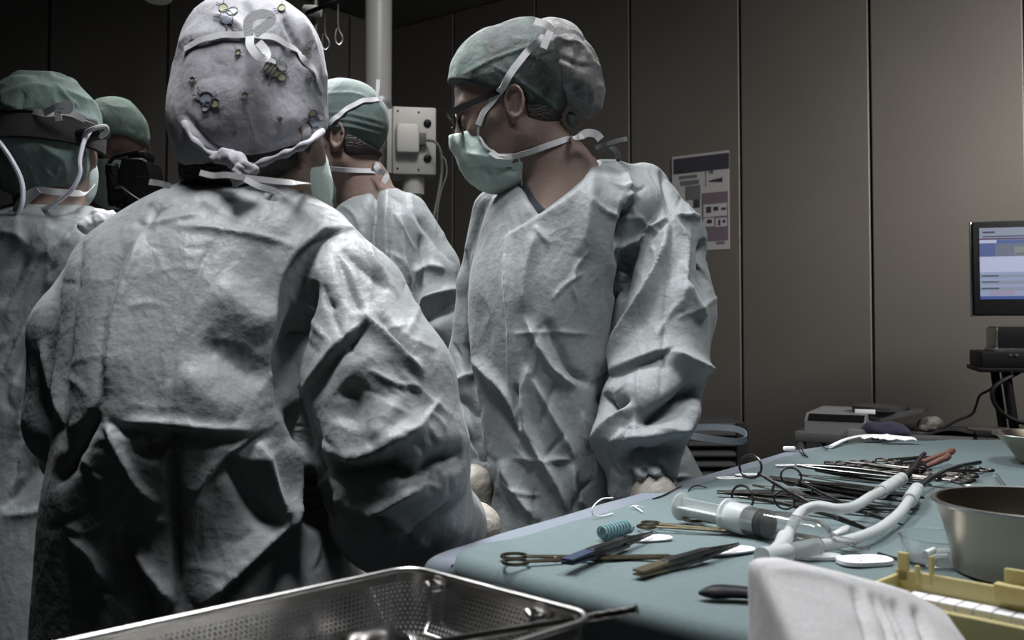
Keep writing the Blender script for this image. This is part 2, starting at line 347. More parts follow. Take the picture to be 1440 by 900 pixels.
# ------------------------------------------------------------------ small mesh builder
class MB:
    def __init__(s): s.V = []; s.F = []
    def add(s, V, F, Mx=None):
        o = len(s.V); s.V += [(Mx @ Vector(v)) if Mx is not None else Vector(v) for v in V]; s.F += [[i + o for i in f] for f in F]; return s
    def box(s, lo, hi, b=0.0, Mx=None):
        x0, y0, z0 = lo; x1, y1, z1 = hi; b = min(b, (x1 - x0) / 2.01, (y1 - y0) / 2.01, (z1 - z0) / 2.01)
        if b <= 0:
            V = [(x, y, z) for z in (z0, z1) for x, y in ((x0, y0), (x1, y0), (x1, y1), (x0, y1))]
            F = [(3, 2, 1, 0), (4, 5, 6, 7), (0, 1, 5, 4), (1, 2, 6, 5), (2, 3, 7, 6), (3, 0, 4, 7)]; return s.add(V, F, Mx)
        def ring(i, z):
            r = []
            for cx, cy, a0 in ((x1 - b, y1 - b, 0), (x0 + b, y1 - b, 90), (x0 + b, y0 + b, 180), (x1 - b, y0 + b, 270)):
                for k in range(4): a = math.radians(a0 + k * 30); r.append((cx + (b - i) * math.cos(a), cy + (b - i) * math.sin(a), z))
            return r
        rs = [ring(b, z0), ring(b * .3, z0 + b * .3), ring(0, z0 + b), ring(0, z1 - b), ring(b * .3, z1 - b * .3), ring(b, z1)]
        V = [v for r in rs for v in r]; F = [[i * 16 + k, i * 16 + (k + 1) % 16, (i + 1) * 16 + (k + 1) % 16, (i + 1) * 16 + k] for i in range(5) for k in range(16)]
        F += [list(range(15, -1, -1)), list(range(80, 96))]; return s.add(V, F, Mx)
    def tube(s, pts, r, n=10, close=False, Mx=None, flat=1.0):
        pts = [Vector(p) for p in pts]; N = len(pts); R = r if isinstance(r, (list, tuple)) else [r] * N; V = []; F = []
        t0 = (pts[1] - pts[0]).normalized(); a = Vector((0, 0, 1)) if abs(t0.z) < .9 else Vector((1, 0, 0)); u = t0.cross(a).normalized()
        for i, p in enumerate(pts):
            if close: t = (pts[(i + 1) % N] - pts[i - 1]).normalized()
            else: t = (pts[min(i + 1, N - 1)] - pts[max(i - 1, 0)]).normalized()
            u = (u - t * u.dot(t)).normalized(); v = t.cross(u)
            for k in range(n):
                an = 2 * math.pi * k / n; V.append(p + (u * math.cos(an) + v * math.sin(an) * flat) * R[i])
        for i in range(N if close else N - 1):
            j = (i + 1) % N
            for k in range(n): F.append([i * n + k, i * n + (k + 1) % n, j * n + (k + 1) % n, j * n + k])
        if not close: F += [list(range(n - 1, -1, -1)), list(range((N - 1) * n, N * n))]
        return s.add(V, F, Mx)
    def lathe(s, prof, n=32, Mx=None, cap=True):
        V = [(r * math.cos(2 * math.pi * k / n), r * math.sin(2 * math.pi * k / n), z) for r, z in prof for k in range(n)]; m = len(prof)
        F = [[i * n + k, i * n + (k + 1) % n, (i + 1) * n + (k + 1) % n, (i + 1) * n + k] for i in range(m - 1) for k in range(n)]
        if cap: F += [list(range(n - 1, -1, -1)), list(range((m - 1) * n, m * n))]
        return s.add(V, F, Mx)
    def prism(s, poly, z0, z1, Mx=None):
        n = len(poly); V = [(x, y, z0) for x, y in poly] + [(x, y, z1) for x, y in poly]
        return s.add(V, [list(range(n - 1, -1, -1)), list(range(n, 2 * n))] + [[k, (k + 1) % n, n + (k + 1) % n, n + k] for k in range(n)], Mx)
    def ribbon(s, pts, nrm, width, th=.0012, twist=None):
        """flat strap: pts with surface normals"""
        pts = [Vector(p) for p in pts]; V = []; F = []; N = len(pts)
        for i, p in enumerate(pts):
            t = (pts[min(i + 1, N - 1)] - pts[max(i - 1, 0)]).normalized(); n = nrm[i] if isinstance(nrm, list) else nrm
            n = (n - t * n.dot(t)); n = n.normalized() if n.length > 1e-6 else Vector((0, 0, 1))
            sd = t.cross(n).normalized(); w_ = width[i] if isinstance(width, (list, tuple)) else width
            V += [p - sd * w_ / 2, p + sd * w_ / 2, p + sd * w_ / 2 + n * th, p - sd * w_ / 2 + n * th]
        for i in range(N - 1):
            a = i * 4; b = a + 4
            for k in range(4): F.append([a + k, a + (k + 1) % 4, b + (k + 1) % 4, b + k])
        F += [[3, 2, 1, 0], [4 * N - 4, 4 * N - 3, 4 * N - 2, 4 * N - 1]]
        return s.add(V, F)
    def build(s, name, m, parent=None, smooth=True, world=False):
        o = link(name, s.V, s.F, m, parent, smooth, world=world)
        if smooth:
            try: o.data.set_sharp_from_angle(angle=math.radians(42))
            except Exception: pass
        return o
def spline(pts, n=6):
    """Catmull-Rom through points"""
    P_ = [Vector(p) for p in pts]; P_ = [P_[0] * 2 - P_[1]] + P_ + [P_[-1] * 2 - P_[-2]]; out = []
    for i in range(1, len(P_) - 2):
        a, b, c, d = P_[i - 1:i + 3]
        for k in range(n):
            t = k / n; out.append(.5 * ((2 * b) + (c - a) * t + (2 * a - 5 * b + 4 * c - d) * t * t + (3 * b - a - 3 * c + d) * t ** 3))
    return out + [P_[-2]]

# ------------------------------------------------------------------ the room
D0 = 4.98
C0 = P(550, 38, D0); CEIL = C0.z
ra = Vector((.776, -.631, 0)); la = Vector((-.631, -.776, 0))
def wall_pos(px, o, d):
    r = (px - 720) / FPX; return (o.y * r - o.x) / (d.x - d.y * r)
M['panel'] = mat('wall_panel', (.080, .073, .066, 1), .5, noise=.06, nscale=3, bump=.05, bscale=120)
M['floor'] = mat('floor_vinyl', (.06, .065, .065), .35, noise=.15, nscale=8)
M['ceil'] = mat('ceiling_paint', (.05, .048, .045), .9)
def paneled_wall(name, o, d, ts, inward):
    b = MB(); th = .03; g = .005
    for a, c in zip(ts[:-1], ts[1:]):
        p = Matrix((( d.x, inward.x, 0, o.x), (d.y, inward.y, 0, o.y), (0, 0, 1, 0), (0, 0, 0, 1)))
        b.box((a + g, -th, 0), (c - g, 0, CEIL - .014), .003, p)
    b.box((ts[0] - .1, -.06, 0), (ts[-1], -.02, CEIL + .05), 0, p)
    return tag(b.build(name, M['panel'], None, False), kind='structure')
rin = Vector((-.631, -.776, 0)); lin = Vector((.776, -.631, 0))
s1, s2 = wall_pos(1043, C0, ra), wall_pos(1227, C0, ra); st = s2 - s1
rts = [0] + [s1 + st * k for k in (-3, -2, -1, 0, 1, 2, 3, 4)]
rts = [t for t in rts if t == 0 or t > .1] 
paneled_wall('wall_right', C0, ra, sorted(rts), rin)
l1, l2 = wall_pos(232, C0, la), wall_pos(63, C0, la); ls = l2 - l1
lts = [0] + [l1 + ls * k for k in (-3, -2, -1, 0, 1, 2, 3)]
lts = [t for t in sorted(lts) if t == 0 or t > .1]
paneled_wall('wall_left', C0, la, lts, lin)
RC = C0 + ra * rts[-1]; LC = C0 + la * lts[-1]
poly = [(C0.x, C0.y), (RC.x, RC.y), (RC.x + rin.x * 3.5, RC.y + rin.y * 3.5), (LC.x, LC.y - 1.6), (LC.x, LC.y)]
tag(MB().prism(poly, -.05, 0).build('floor', M['floor'], None, False), kind='structure')
tag(MB().prism(poly, CEIL, CEIL + .05).build('ceiling', M['ceil'], None, False), kind='structure')

# ------------------------------------------------------------------ people
def frame(yaw, tilt, roll=0):
    """columns: forward, left, up; yaw measured from +X, tilt = chin down"""
    y, t = math.radians(yaw), math.radians(tilt)
    f = Vector((math.cos(y) * math.cos(t), math.sin(y) * math.cos(t), -math.sin(t))); l = Vector((-math.sin(y), math.cos(y), 0))
    if roll: q = Matrix.Rotation(math.radians(roll), 3, f); l = q @ l
    u = f.cross(l); return A_([[f.x, l.x, u.x], [f.y, l.y, u.y], [f.z, l.z, u.z]])
def head_sdf(X, c, R, s=1.0):
    q = ((X - A_(c)) @ R) / s
    q2 = q.copy(); q2[:, 1] = np.abs(q2[:, 1])            # mirrored side
    d = el(q, (-.008, 0, .032), (.098, .077, .098))
    d = smin(d, el(q, (.03, 0, -.03), (.066, .062, .085)), .03)
    d = smin(d, el(q, (.028, 0, -.07), (.05, .052, .05)), .03)
    d = smin(d, rc(q2, (-.002, .055, -.065), (.062, .016, -.112), .016, .017), .03)
    d = smin(d, el(q, (.072, 0, -.108), (.022, .022, .017)), .02)
    d = smin(d, rc(q2, (.082, .012, .024), (.07, .046, .026), .011, .009), .016)
    d = smin(d, rc(q2, (.066, .04, -.028), (.035, .063, -.02), .018, .012), .02)
    d = smax(d, -el(q2, (.1, .033, .0), (.017, .021, .015)), .014)
    d = smin(d, el(q2, (.0775, .032, -.002), (.0135, .0145, .013)), .004)
    d = smin(d, rc(q, (.09, 0, .012), (.114, 0, -.033), .007, .0115), .01)
    d = smin(d, rc(q2, (.1, 0, -.036), (.102, .012, -.037), .008, .0075), .006)
    d = smin(d, rc(q2, (.088, 0, -.068), (.08, .02, -.069), .008, .004), .008)
    d = smin(d, rc(q2, (.086, 0, -.08), (.08, .017, -.079), .0085, .004), .006)
    # ears
    ca, sa = math.cos(.25), math.sin(.25)
    e = q2 - A_([-.012, .08, -.012]); e = np.stack([e[:, 0] * ca + e[:, 2] * sa, e[:, 1] - .25 * (-e[:, 0]), -e[:, 0] * sa + e[:, 2] * ca], 1)
    ring_ = np.sqrt((np.sqrt((e[:, 0] / .62) ** 2 + (e[:, 2] * .95) ** 2 + 1e-9) - .026) ** 2 + (e[:, 1] - .004) ** 2) - .0048
    bowl = el(e, (.0, -.004, 0), (.015, .006, .027))
    ear = smin(ring_, bowl, .005); ear = smin(ear, el(e, (.004, 0, -.028), (.008, .005, .009)), .006); ear = smin(ear, rc(e, (-.006, 0, .012), (-.002, 0, -.012), .004), .004)
    ear = smin(ear, el(e, (.011, -.002, -.004), (.004, .005, .007)), .004)
    d = smin(d, ear, .006)
    return d * s
def hand_prims(X, wr, fw, up_, side, s=1.0, curl=.5):
    """gloved hand: palm, four unequal bent fingers and a thumb; wr wrist, fw pointing direction, up_ back of the hand"""
    f = Vector(fw).normalized(); u = Vector(up_); u = (u - f * u.dot(f)).normalized(); r = f.cross(u) * side; wr = Vector(wr)
    g = lambda x, y, z: tuple(wr + (f * x + r * y + u * z) * s)
    d = rc(X, g(-.03, 0, 0), g(.02, 0, 0), .024, .026); d = smin(d, rc(X, g(.02, -.02, 0), g(.08, -.026, 0), .014), .02); d = smin(d, rc(X, g(.02, .018, 0), g(.08, .022, 0), .014), .02)
    d = smin(d, rc(X, g(.02, 0, .002), g(.08, 0, .003), .015), .015)
    for y, L, ang in ((-.031, .036, .0), (-.011, .042, .05), (.010, .040, .0), (.029, .031, -.05)):
        p = A_([.085, y]); a = -curl * .5; pts = [(g(.078, y, 0), .0105), (g(.088, y * 1.05, -.001), .010)]; x, z = .088, -.001
        for k, q in enumerate((1.0, .62, .5)):
            x += L * q * math.cos(a); z += L * q * math.sin(a); pts.append((g(x, y * (1.05 + .03 * k), z), .0095 - .0009 * k)); a -= curl
        d = smin(d, chain(X, pts, .004), .006)
    d = smin(d, chain(X, [(g(.015, -.022, -.004), .014), (g(.045, -.048, -.016), .012), (g(.07, -.058, -.028), .0105), (g(.09, -.056, -.036), .009)], .006), .012)
    return d
class Person: pass
def px2(pt):  # (px, py, depth, radius in px) -> (world, radius)
    x, y, d, r = pt; return (tuple(P(x, y, d)), r * d / FPX)
def rows_w(rows):
    out = []
    for py, xl, xr, d, ry in rows:
        c = P((xl + xr) / 2, py, d); out.append((c.z, c.x, c.y, (xr - xl) / 2 * d / FPX, ry))
    return out
def person(label, head_px, head_d, yaw, tilt, hs, neck, rows, arms, h=.004, gh=.004, openr=.064, roll=0, strokes=(), gmat='gown', amp=.006, seed=1, vneck=None,
           hands=(), legx=.075, smask=None, extra=None, hem=.36, drange=None, cutd=.3, more=None, armk=.012, fmul=1.0):
    p = Person(); c = A_(P(head_px[0], head_px[1], head_d)); R = frame(yaw, tilt, roll); p.c, p.R, p.s = c, R, hs
    nb = P(*neck); L = rows_w(rows); L.sort(reverse=True); zt = L[0]
    zb, cxb, cyb = L[-1][0], L[-1][1], L[-1][2]
    top = L[0]; mid = L[len(L) // 2]
    if zb > hem: L.append((hem, cxb, cyb, L[-1][3] * 1.06, L[-1][4] * 1.1))
    arms_w = [[px2(a) for a in A] for A in arms]
    nloc = lambda x, y, z: tuple(c + R @ (A_([x, y, z]) * hs))
    hipz = .92; fz = .0
    yw = math.radians(yaw); fwd = Vector((math.cos(yw), math.sin(yw), 0)); lf = Vector((-fwd.y, fwd.x, 0))
    hips = Vector((cxb, cyb, hipz))
    inner = [(z, x, y, min(rx * .62, .19), ry * .6) for z, x, y, rx, ry in L if z > .8 and z < top[0] + .02]
    def body(X):
        d = head_sdf(X, c, R, hs)
        d = smin(d, rc(X, nloc(-.022, 0, -.045), tuple(nb), .054 * hs, .062), .025)
        d = smin(d, loft(X, inner, 2), .05)
        if more: d = smin(d, more(X), .04)
        for A in arms_w: d = smin(d, chain(X, [(q, min(r * .5, .05 - .008 * k)) for k, (q, r) in enumerate(A)], .01), .02)
        for sd in (-1, 1):
            a = hips + lf * legx * sd; d = smin(d, chain(X, [(tuple(a + Vector((0, 0, -.06))), .062), (tuple(a + Vector((0, 0, -.44)) + fwd * .01), .05), (tuple(Vector((a.x, a.y, .07))), .035)], .02), .03)
        return d
    lo = A_([min(c[0], cxb) - .42, min(c[1], cyb) - .42, .0]); hi = A_([max(c[0], cxb) + .42, max(c[1], cyb) + .42, c[2] + .2 * hs])
    for A in arms_w:
        for q, r in A: lo = np.minimum(lo, A_(q) - .12); hi = np.maximum(hi, A_(q) + .12)
    lo[2] = -.02
    V, Q = nets(body, lo, hi, h)
    root = empty('person', (cxb, cyb, 0), label, 'person'); p.root = root
    p.bodyV, p.bodyQ = V, Q; p.body = link('body', V, Q, M['skin'], root, world=True); p.bvh = bvh_of(V, Q)
    # shoes
    for sd in (-1, 1):
        a = hips + lf * legx * sd; b = MB()
        cs = [(0, .031, .0), (.02, .036, 0), (.07, .04, 0), (.13, .045, 0), (.19, .047, 0), (.235, .036, 0), (.252, .015, 0)]
        for z0, z1, k in ((0, .02, 1.04), (.02, .075, 1.0)):
            pr = [(x - .08, w_ * k) for x, w_, _ in cs]; pl = [(x, -w_) for x, w_ in pr] + [(x, w_) for x, w_ in reversed(pr)]
            Mx = Matrix(((fwd.x, lf.x, 0, a.x), (fwd.y, lf.y, 0, a.y), (0, 0, 1, 0), (0, 0, 0, 1)))
            b.prism(pl, z0, z1, Mx)
        b.build('shoe', M['scrub'], root, False, world=True)
    # gown
    shoulder = []
    def gown0(X):
        d = loft(X, L, 2.25)
        for A in arms_w: d = smin(d, chain(X, A, .012), armk)
        if extra: d = extra(X, d)
        return d
    p.gown0 = gown0
    def gown(X):
        d = gown0(X)
        d = smax(d, -rc(X, tuple(nb + (nb - Vector(nloc(-.022, 0, -.045))) * cutd), tuple(Vector(nloc(-.022, 0, -.045)) + Vector((0, 0, .1))), openr, openr * 1.15), .008)
        if vneck: d = smax(d, -vneck(X), .006)
        d = np.maximum(d, (hem - X[:, 2]))
        return d
    V, Q = nets(gown, lo - .06, hi + .06, gh)
    V = smooth(V, Q, 2)
    V = crumple(V, Q, amp, .16, seed, (1, 1, .38), 1.3, smask); V = crumple(V, Q, amp * .22, .06, seed + 5, (1, 1, .5), 1.5, smask)
    V = fold(V, Q, strokes, drange, fmul); V = smooth(V, Q, 1, .3)
    p.gV, p.gQ = V, Q; p.gown = link('surgical_gown', V, Q, M[gmat], root, world=True); p.gbvh = bvh_of(V, Q)
    # gloves
    for wr, fw, up_, side, cu in hands:
        fn = lambda X: smin(hand_prims(X, wr, fw, up_, side, 1.0, cu), rc(X, tuple(Vector(wr) - Vector(fw).normalized() * .075), tuple(wr), .036, .028), .02)
        w0 = A_(wr); V, Q = nets(fn, w0 - .24, w0 + .24, .003); V = crumple(V, Q, .0016, .03, 4)
        link('surgical_glove', V, Q, M['latex'], root, world=True)
    return p
def cap_part(p, name, fn, m, h=.003, amp=.003, wl=.05, seed=3, strokes=(), parent=None):
    c = p.c; V, Q = nets(lambda X: fn(((X - c) @ p.R) / p.s) * p.s, c - .22, c + .22, h)
    V = crumple(V, Q, amp, wl, seed); V = fold(V, Q, strokes); V = smooth(V, Q, 1, .3)
    o = link(name, V, Q, m, parent or p.root, world=True); o_b = bvh_of(V, Q); return o, o_b
def strap(p, name, bvhs, pts, width, m='tie', parent=None, off=.0015, n=5):
    """strap laid over surfaces along traced sight lines; a point (x, y, depth) is free of them"""
    q = [A_(a[:2], float) for a in pts]; out = []; nn = []
    for i in range(len(pts)):
        a = pts[i]; best = None
        if len(a) == 3: best = (P(*a), Vector((0, -1, 0)))
        else:
            for b in bvhs:
                r = ray(a[0], a[1]).normalized(); hh = b.ray_cast(Vector((0, 0, CAMZ)), r)
                if hh[0] is not None and (best is None or hh[0].y < best[0].y): best = (hh[0] + hh[1] * off, hh[1])
        if best: out.append(best[0]); nn.append(best[1])
    if len(out) < 2: return None
    sp = spline(out, n); sn = spline(nn, n)
    return MB().ribbon(sp, [v.normalized() for v in sn], width, .0012).build(name, M[m], parent or p.root, True, world=True)
def dense(pts, step=14):
    out = [tuple(map(float, pts[0]))]
    for a, b in zip(pts[:-1], pts[1:]):
        n = max(1, int(math.hypot(b[0] - a[0], b[1] - a[1]) / step))
        for k in range(1, n + 1): out.append(tuple(a[i] + (b[i] - a[i]) * k / n for i in range(min(len(a), len(b)))))
    return out

# --- the woman at the table, in profile
S_W = [('s', 6, 5, [(840, 222), (827, 247), (807, 270), (767, 297), (717, 328)]), ('r', 3, 6, [(717, 328), (712, 360), (712, 400), (717, 453), (718, 497), (719, 554)]),
       ('r', 7, 10, [(667, 353), (665, 413), (668, 461), (671, 518), (682, 582), (692, 653), (703, 696)]),
       ('v', 6, 14, [(655, 350), (656, 430), (662, 500), (672, 560), (682, 640), (688, 700)]),
       ('r', 5, 9, [(671, 504), (707, 543), (721, 568), (737, 618)]), ('v', 6, 8, [(690, 545), (712, 580), (730, 622)]),
       ('r', 5, 12, [(742, 518), (733, 554), (739, 597), (756, 639), (774, 668), (796, 718)]), ('v', 5, 9, [(727, 540), (728, 575), (735, 604)]),
       ('r', 5, 8, [(739, 447), (756, 486), (778, 522), (810, 543)]), ('v', 6, 7, [(768, 450), (785, 490), (800, 525), (830, 540)]),
       ('r', 5, 8, [(749, 532), (771, 575), (792, 614), (806, 643)]), ('r', 4, 6, [(806, 653), (806, 689), (820, 717)]), ('r', 8, 9, [(707, 646), (724, 682), (756, 735)]),
       ('r', 3, 4, [(721, 643), (760, 648), (803, 645)]), ('r', 11, 8, [(838, 238), (828, 300), (817, 362)]), ('r', 8, 6, [(757, 320), (738, 380), (735, 440)]),
       ('v', 5, 9, [(893, 275), (878, 317), (869, 373)]),
       ('v', 2.5, 3, [(947, 304), (944, 325), (938, 393), (933, 474), (931, 540), (925, 570)]), ('r', 5, 7, [(947, 304), (967, 344), (960, 400), (958, 440)]),
       ('r', 6, 13, [(938, 315), (930, 376), (892, 445), (875, 480), (858, 515)]), ('v', 7, 10, [(886, 289), (878, 307), (875, 347)]),
       ('v', 5, 14, [(893, 344), (881, 370), (871, 420)]), ('v', 4, 8, [(930, 238), (938, 262), (944, 290), (947, 304)]), ('r', 4, 6, [(880, 243), (886, 265), (892, 285)]),
       ('r', 4, 7, [(947, 304), (962, 306), (985, 308)]), ('v', 6, 16, [(991, 335), (993, 370), (992, 405)]), ('r', 7, 8, [(962, 400), (975, 425), (988, 448)]),
       ('r', 3, 5, [(905, 325), (920, 318), (940, 306)]), ('r', 3, 5, [(868, 355), (890, 340), (910, 330)]),
       ('s', 9, 8, [(849, 530), (902, 507), (943, 491)]), ('r', 8, 14, [(943, 496), (971, 513), (998, 522)]), ('v', 11, 26, [(988, 540), (949, 573), (913, 592), (893, 594)]),
       ('r', 7, 10, [(982, 554), (965, 596), (943, 606), (907, 594), (893, 600)]), ('v', 6, 11, [(846, 552), (858, 575), (885, 562)]), ('r', 6, 10, [(886, 566), (879, 580), (849, 605), (835, 628)]),
       ('v', 8, 24, [(965, 625), (927, 641), (904, 638), (868, 650)]), ('r', 7, 8, [(850, 620), (880, 615), (930, 612), (965, 600)]), ('v', 3, 5, [(876, 620), (882, 610), (888, 600)]),
       ('v', 4, 9, [(880, 660), (888, 672), (892, 690)]), ('v', 4, 9, [(905, 655), (915, 672), (915, 690)]), ('v', 4, 9, [(935, 650), (940, 668), (950, 685)]),
       ('r', 4, 8, [(892, 660), (905, 670), (930, 660)]),
       ('r', 4, 9, [(630, 545), (650, 535), (668, 520)]), ('v', 5, 12, [(640, 560), (660, 565), (680, 580)]), ('r', 5, 12, [(622, 590), (645, 615), (672, 640)]), ('v', 5, 14, [(640, 600), (665, 620), (685, 650)]),
       ('v', 4, 10, [(655, 480), (660, 505), (668, 518)]), ('r', 2.5, 2, [(720, 470), (770, 466), (830, 470)])]
def gtail(X, d): d = smin(d, rc(X, tuple(P(950, 628, 1.93)), tuple(P(975, 720, 1.93)), .018, .05), .02); d = smin(d, rc(X, tuple(P(940, 495, 1.70)), tuple(P(990, 522, 1.73)), .055, .010), .03); return d
def v_w(X): return np.maximum(in_px(X, [(726, 225), (730, 262), (742, 284), (757, 304), (771, 294), (807, 268), (827, 246), (838, 224)]), X[:, 1] - 1.80)
def neck_w(X): return rc(X, tuple(P(790, 245, 1.77)), tuple(P(762, 312, 1.72)), .055, .045)
handW1 = P(893, 742, 1.60); handW2 = P(670, 742, 1.72)
woman = person('person in profile with glasses and bulging green cap, standing behind the instrument table',
    (716, 152), 1.75, 176, 20, .96, (800, 275, 1.79),
    [(232, 800, 872, 1.84, .045), (246, 752, 925, 1.83, .085), (262, 712, 945, 1.80, .11), (290, 684, 952, 1.79, .135), (350, 668, 905, 1.79, .15), (400, 662, 868, 1.78, .152), (500, 668, 852, 1.77, .145),
     (600, 680, 855, 1.77, .145), (700, 690, 866, 1.77, .15), (760, 686, 880, 1.76, .16), (1000, 670, 890, 1.76, .17)],
    [[(905, 268, 1.81, 38), (932, 340, 1.76, 60), (936, 440, 1.70, 65), (928, 520, 1.66, 64), (913, 570, 1.63, 66), (898, 622, 1.61, 60), (902, 655, 1.60, 46), (893, 688, 1.60, 38)],
     [(700, 300, 1.84, 34), (682, 400, 1.86, 38), (668, 500, 1.86, 36), (658, 560, 1.84, 38), (664, 610, 1.8, 40), (672, 655, 1.76, 32), (670, 682, 1.75, 26)]],
    h=.0035, gh=.0030, openr=.060, strokes=S_W + creases(46, (650, 240, 1000, 740), 5, (30, 150), 2.2, (1.5, 3), (30, 90)), amp=.008, seed=11, vneck=v_w, hem=.33, more=neck_w, extra=gtail, fmul=1.45,
    hands=[(tuple(handW1), (-.2, .35, -.45), (.2, -.8, .5), 1, .45), (tuple(handW2), (.1, .1, -1), (-.3, -1, 0), -1, .4)])
wc, wcb = cap_part(woman, 'surgical_cap', lambda q: np.maximum(smin(el(q, (-.012, 0, .04), (.112, .09, .112)), el(q, (-.075, 0, .06), (.06, .075, .085)), .03), -(q[:, 2] - .013 - .80 * q[:, 0]) * .8 + np.maximum(0, .03 - np.linalg.norm(q - A_([-.012, .085, -.004]), axis=1)) * 2), M['cap_thin'], seed=21,
    strokes=[('r', 2, 2, [(650, 105), (700, 80), (760, 60)]), ('r', 2, 2.5, [(640, 120), (700, 138), (760, 158), (800, 182)]), ('r', 2, 2, [(690, 90), (740, 120), (790, 160)])])
bag, bagb = cap_part(woman, 'cap_bag', lambda q: smax(smin(el(q, (-.112, 0, .058), (.062, .062, .07)), el(q, (-.138, 0, -.004), (.040, .05, .064)), .04), plane(q, (-.072, 0, 0), (1, 0, .12)), .01), M['cap_bag'], seed=22, amp=.007, wl=.04, parent=wc,
    strokes=[('r', 2, 4, [(766, 72), (778, 110), (790, 150), (800, 175)]), ('v', 3, 4, [(780, 75), (805, 90), (835, 95)]), ('r', 3, 4, [(790, 55), (815, 60), (832, 85)])])
hr, _ = cap_part(woman, 'hair', lambda q: np.maximum(np.maximum(el(q, (-.018, 0, .008), (.089, .0755, .092)), (q[:, 2] - .02 - .80 * q[:, 0])), np.maximum(q[:, 0] + .03 + .25 * (q[:, 2] + .02), -(q[:, 2] + .088))), M['hair'], amp=.001)
hr2, _ = cap_part(woman, 'sideburn', lambda q: np.maximum(el(q, (.0, 0, .02), (.094, .0745, .07)), np.maximum(np.abs(q[:, 0] - .028) - .02 + .2 * (.05 - q[:, 2]), -(q[:, 2] - .012))), M['hair'], amp=.0005, parent=hr)
mk, mkb = cap_part(woman, 'face_mask', lambda q: smax(smin(el(q, (.05, 0, -.066), (.074, .064, .08)), el(q, (.08, 0, -.02), (.046, .03, .03)), .03), in_px(woman.c + (q * woman.s) @ woman.R.T, [(630, 190), (648, 188), (672, 177), (676, 196), (690, 212), (712, 221), (735, 222), (737, 266), (730, 300), (630, 290)]), .003), M['mask'], amp=.003, wl=.035, seed=31,
    strokes=[('r', 3, 4, [(655, 215), (690, 222), (733, 222)]), ('v', 3, 4, [(660, 235), (690, 235), (733, 240)]), ('r', 3, 4, [(680, 250), (705, 245), (735, 250)]), ('v', 4, 6, [(668, 222), (690, 240), (700, 262)])])
SB = [wcb, bagb, mkb, woman.bvh, woman.gbvh]
strap(woman, 'upper_tie', SB, dense([(674, 176), (681, 160), (700, 132), (722, 98), (746, 68)], 12) + [(758, 58, 1.655), (770, 48, 1.66)], .012, parent=mk, off=.003)
strap(woman, 'lower_tie', SB, dense([(690, 214), (700, 221), (718, 220), (760, 208), (800, 196)], 12) + [(812, 193, 1.69), (820, 191, 1.70)], .0105, parent=mk, off=.003)
strap(woman, 'mask_binding', SB, dense([(674, 178), (673, 192), (682, 206), (697, 219), (716, 222)], 7), .004, parent=mk, off=.003)
strap(woman, 'mask_binding', SB, dense([(729, 222), (731, 245), (735, 262)], 7), .003, parent=mk, off=.002)
strap(woman, 'tie_bow', SB, [(776, 42, 1.655), (766, 34, 1.655), (752, 30, 1.66)], .013, parent=mk)
strap(woman, 'tie_bow', SB, [(774, 44, 1.652), (770, 54, 1.65), (764, 68, 1.648)], .012, parent=mk)
strap(woman, 'tie_bow', SB, [(772, 46, 1.655), (790, 45, 1.665), (808, 45, 1.68), (822, 56, 1.69)], .006, parent=mk)
strap(woman, 'tie_bow', SB, [(816, 192, 1.70), (826, 187, 1.70), (838, 189, 1.71), (845, 196, 1.71)], .014, parent=mk)
strap(woman, 'gown_tie', SB, [(838, 208, 1.78), (852, 203, 1.76), (868, 198, 1.76), (882, 195, 1.76)], .008, 'gown')
strap(woman, 'gown_tie', SB, [(842, 212, 1.78), (856, 205, 1.76), (868, 215, 1.77), (870, 226, 1.79)], .010, 'gown')
cf, _ = cap_part(woman, 'cap_tail', lambda q: el(q, (-.101, -.0, -.062), (.009, .02, .014)), M['cap_green'], amp=.004, wl=.015, parent=wc)
def w2(p, x, y, z): return Vector(p.c + p.R @ (A_([x, y, z]) * p.s))
gl = MB(); gl.ribbon([w2(woman, x, .078 - .0 * x, z) for x, z in ((.105, .012), (.06, .014), (.0, .016), (-.02, .008))], Vector((woman.R @ A_([0, 1, 0])).tolist()), .0095, .003)
glo = gl.build('glasses', M['black'], woman.root, False, world=True)
for sd in (1, -1):
    b = MB(); pts = [w2(woman, .108 - .14 * abs(t) * .1, sd * (.036 + .03 * math.cos(a)), -.006 + .019 * math.sin(a)) for a in [2 * math.pi * k / 20 for k in range(20)] for t in (1,)]
    b.tube(pts, .0019, 6, True); b.build('rim', M['black'], glo, world=True)
    b = MB(); b.add([p_ for p_ in pts], [list(range(20))]); b.add([p_ + w2(woman, .0015, 0, 0) - w2(woman, 0, 0, 0) for p_ in pts], [list(range(19, -1, -1))]); b.build('lens', M['glass'], glo, False, world=True)
b = MB(); b.tube([w2(woman, .108, -.01, .0), w2(woman, .112, 0, .003), w2(woman, .108, .01, .0)], .0018, 6); b.build('bridge', M['black'], glo, world=True)
b = MB(); b.ribbon([w2(woman, .106, sd_, .012) for sd_ in (.082, .05, .01, -.01, -.05, -.08)], Vector((woman.R @ A_([1, 0, 0])).tolist()), .007, .003); b.build('brow_bar', M['black'], glo, False, world=True)
b = MB(); b.ribbon([w2(woman, x, -.078, z) for x, z in ((.105, .012), (.0, .016))], Vector((woman.R @ A_([0, -1, 0])).tolist()), .0075, .003); b.build('temple', M['black'], glo, False, world=True)
vb = A_(P(752, 285, 1.68))
V, Q = nets(lambda X: np.maximum(smax(woman.gown0(X) + .010, -(X[:, 1] - 1.5), .01) if False else np.maximum(neck_w(X) - .006, X[:, 1] - 1.80), in_px(X, [(722, 250), (742, 258), (752, 278), (768, 296), (757, 312), (740, 300)])), vb - .14, vb + .14, .0035)
link('scrub_top', V, Q, M['scrub'], woman.root, world=True)

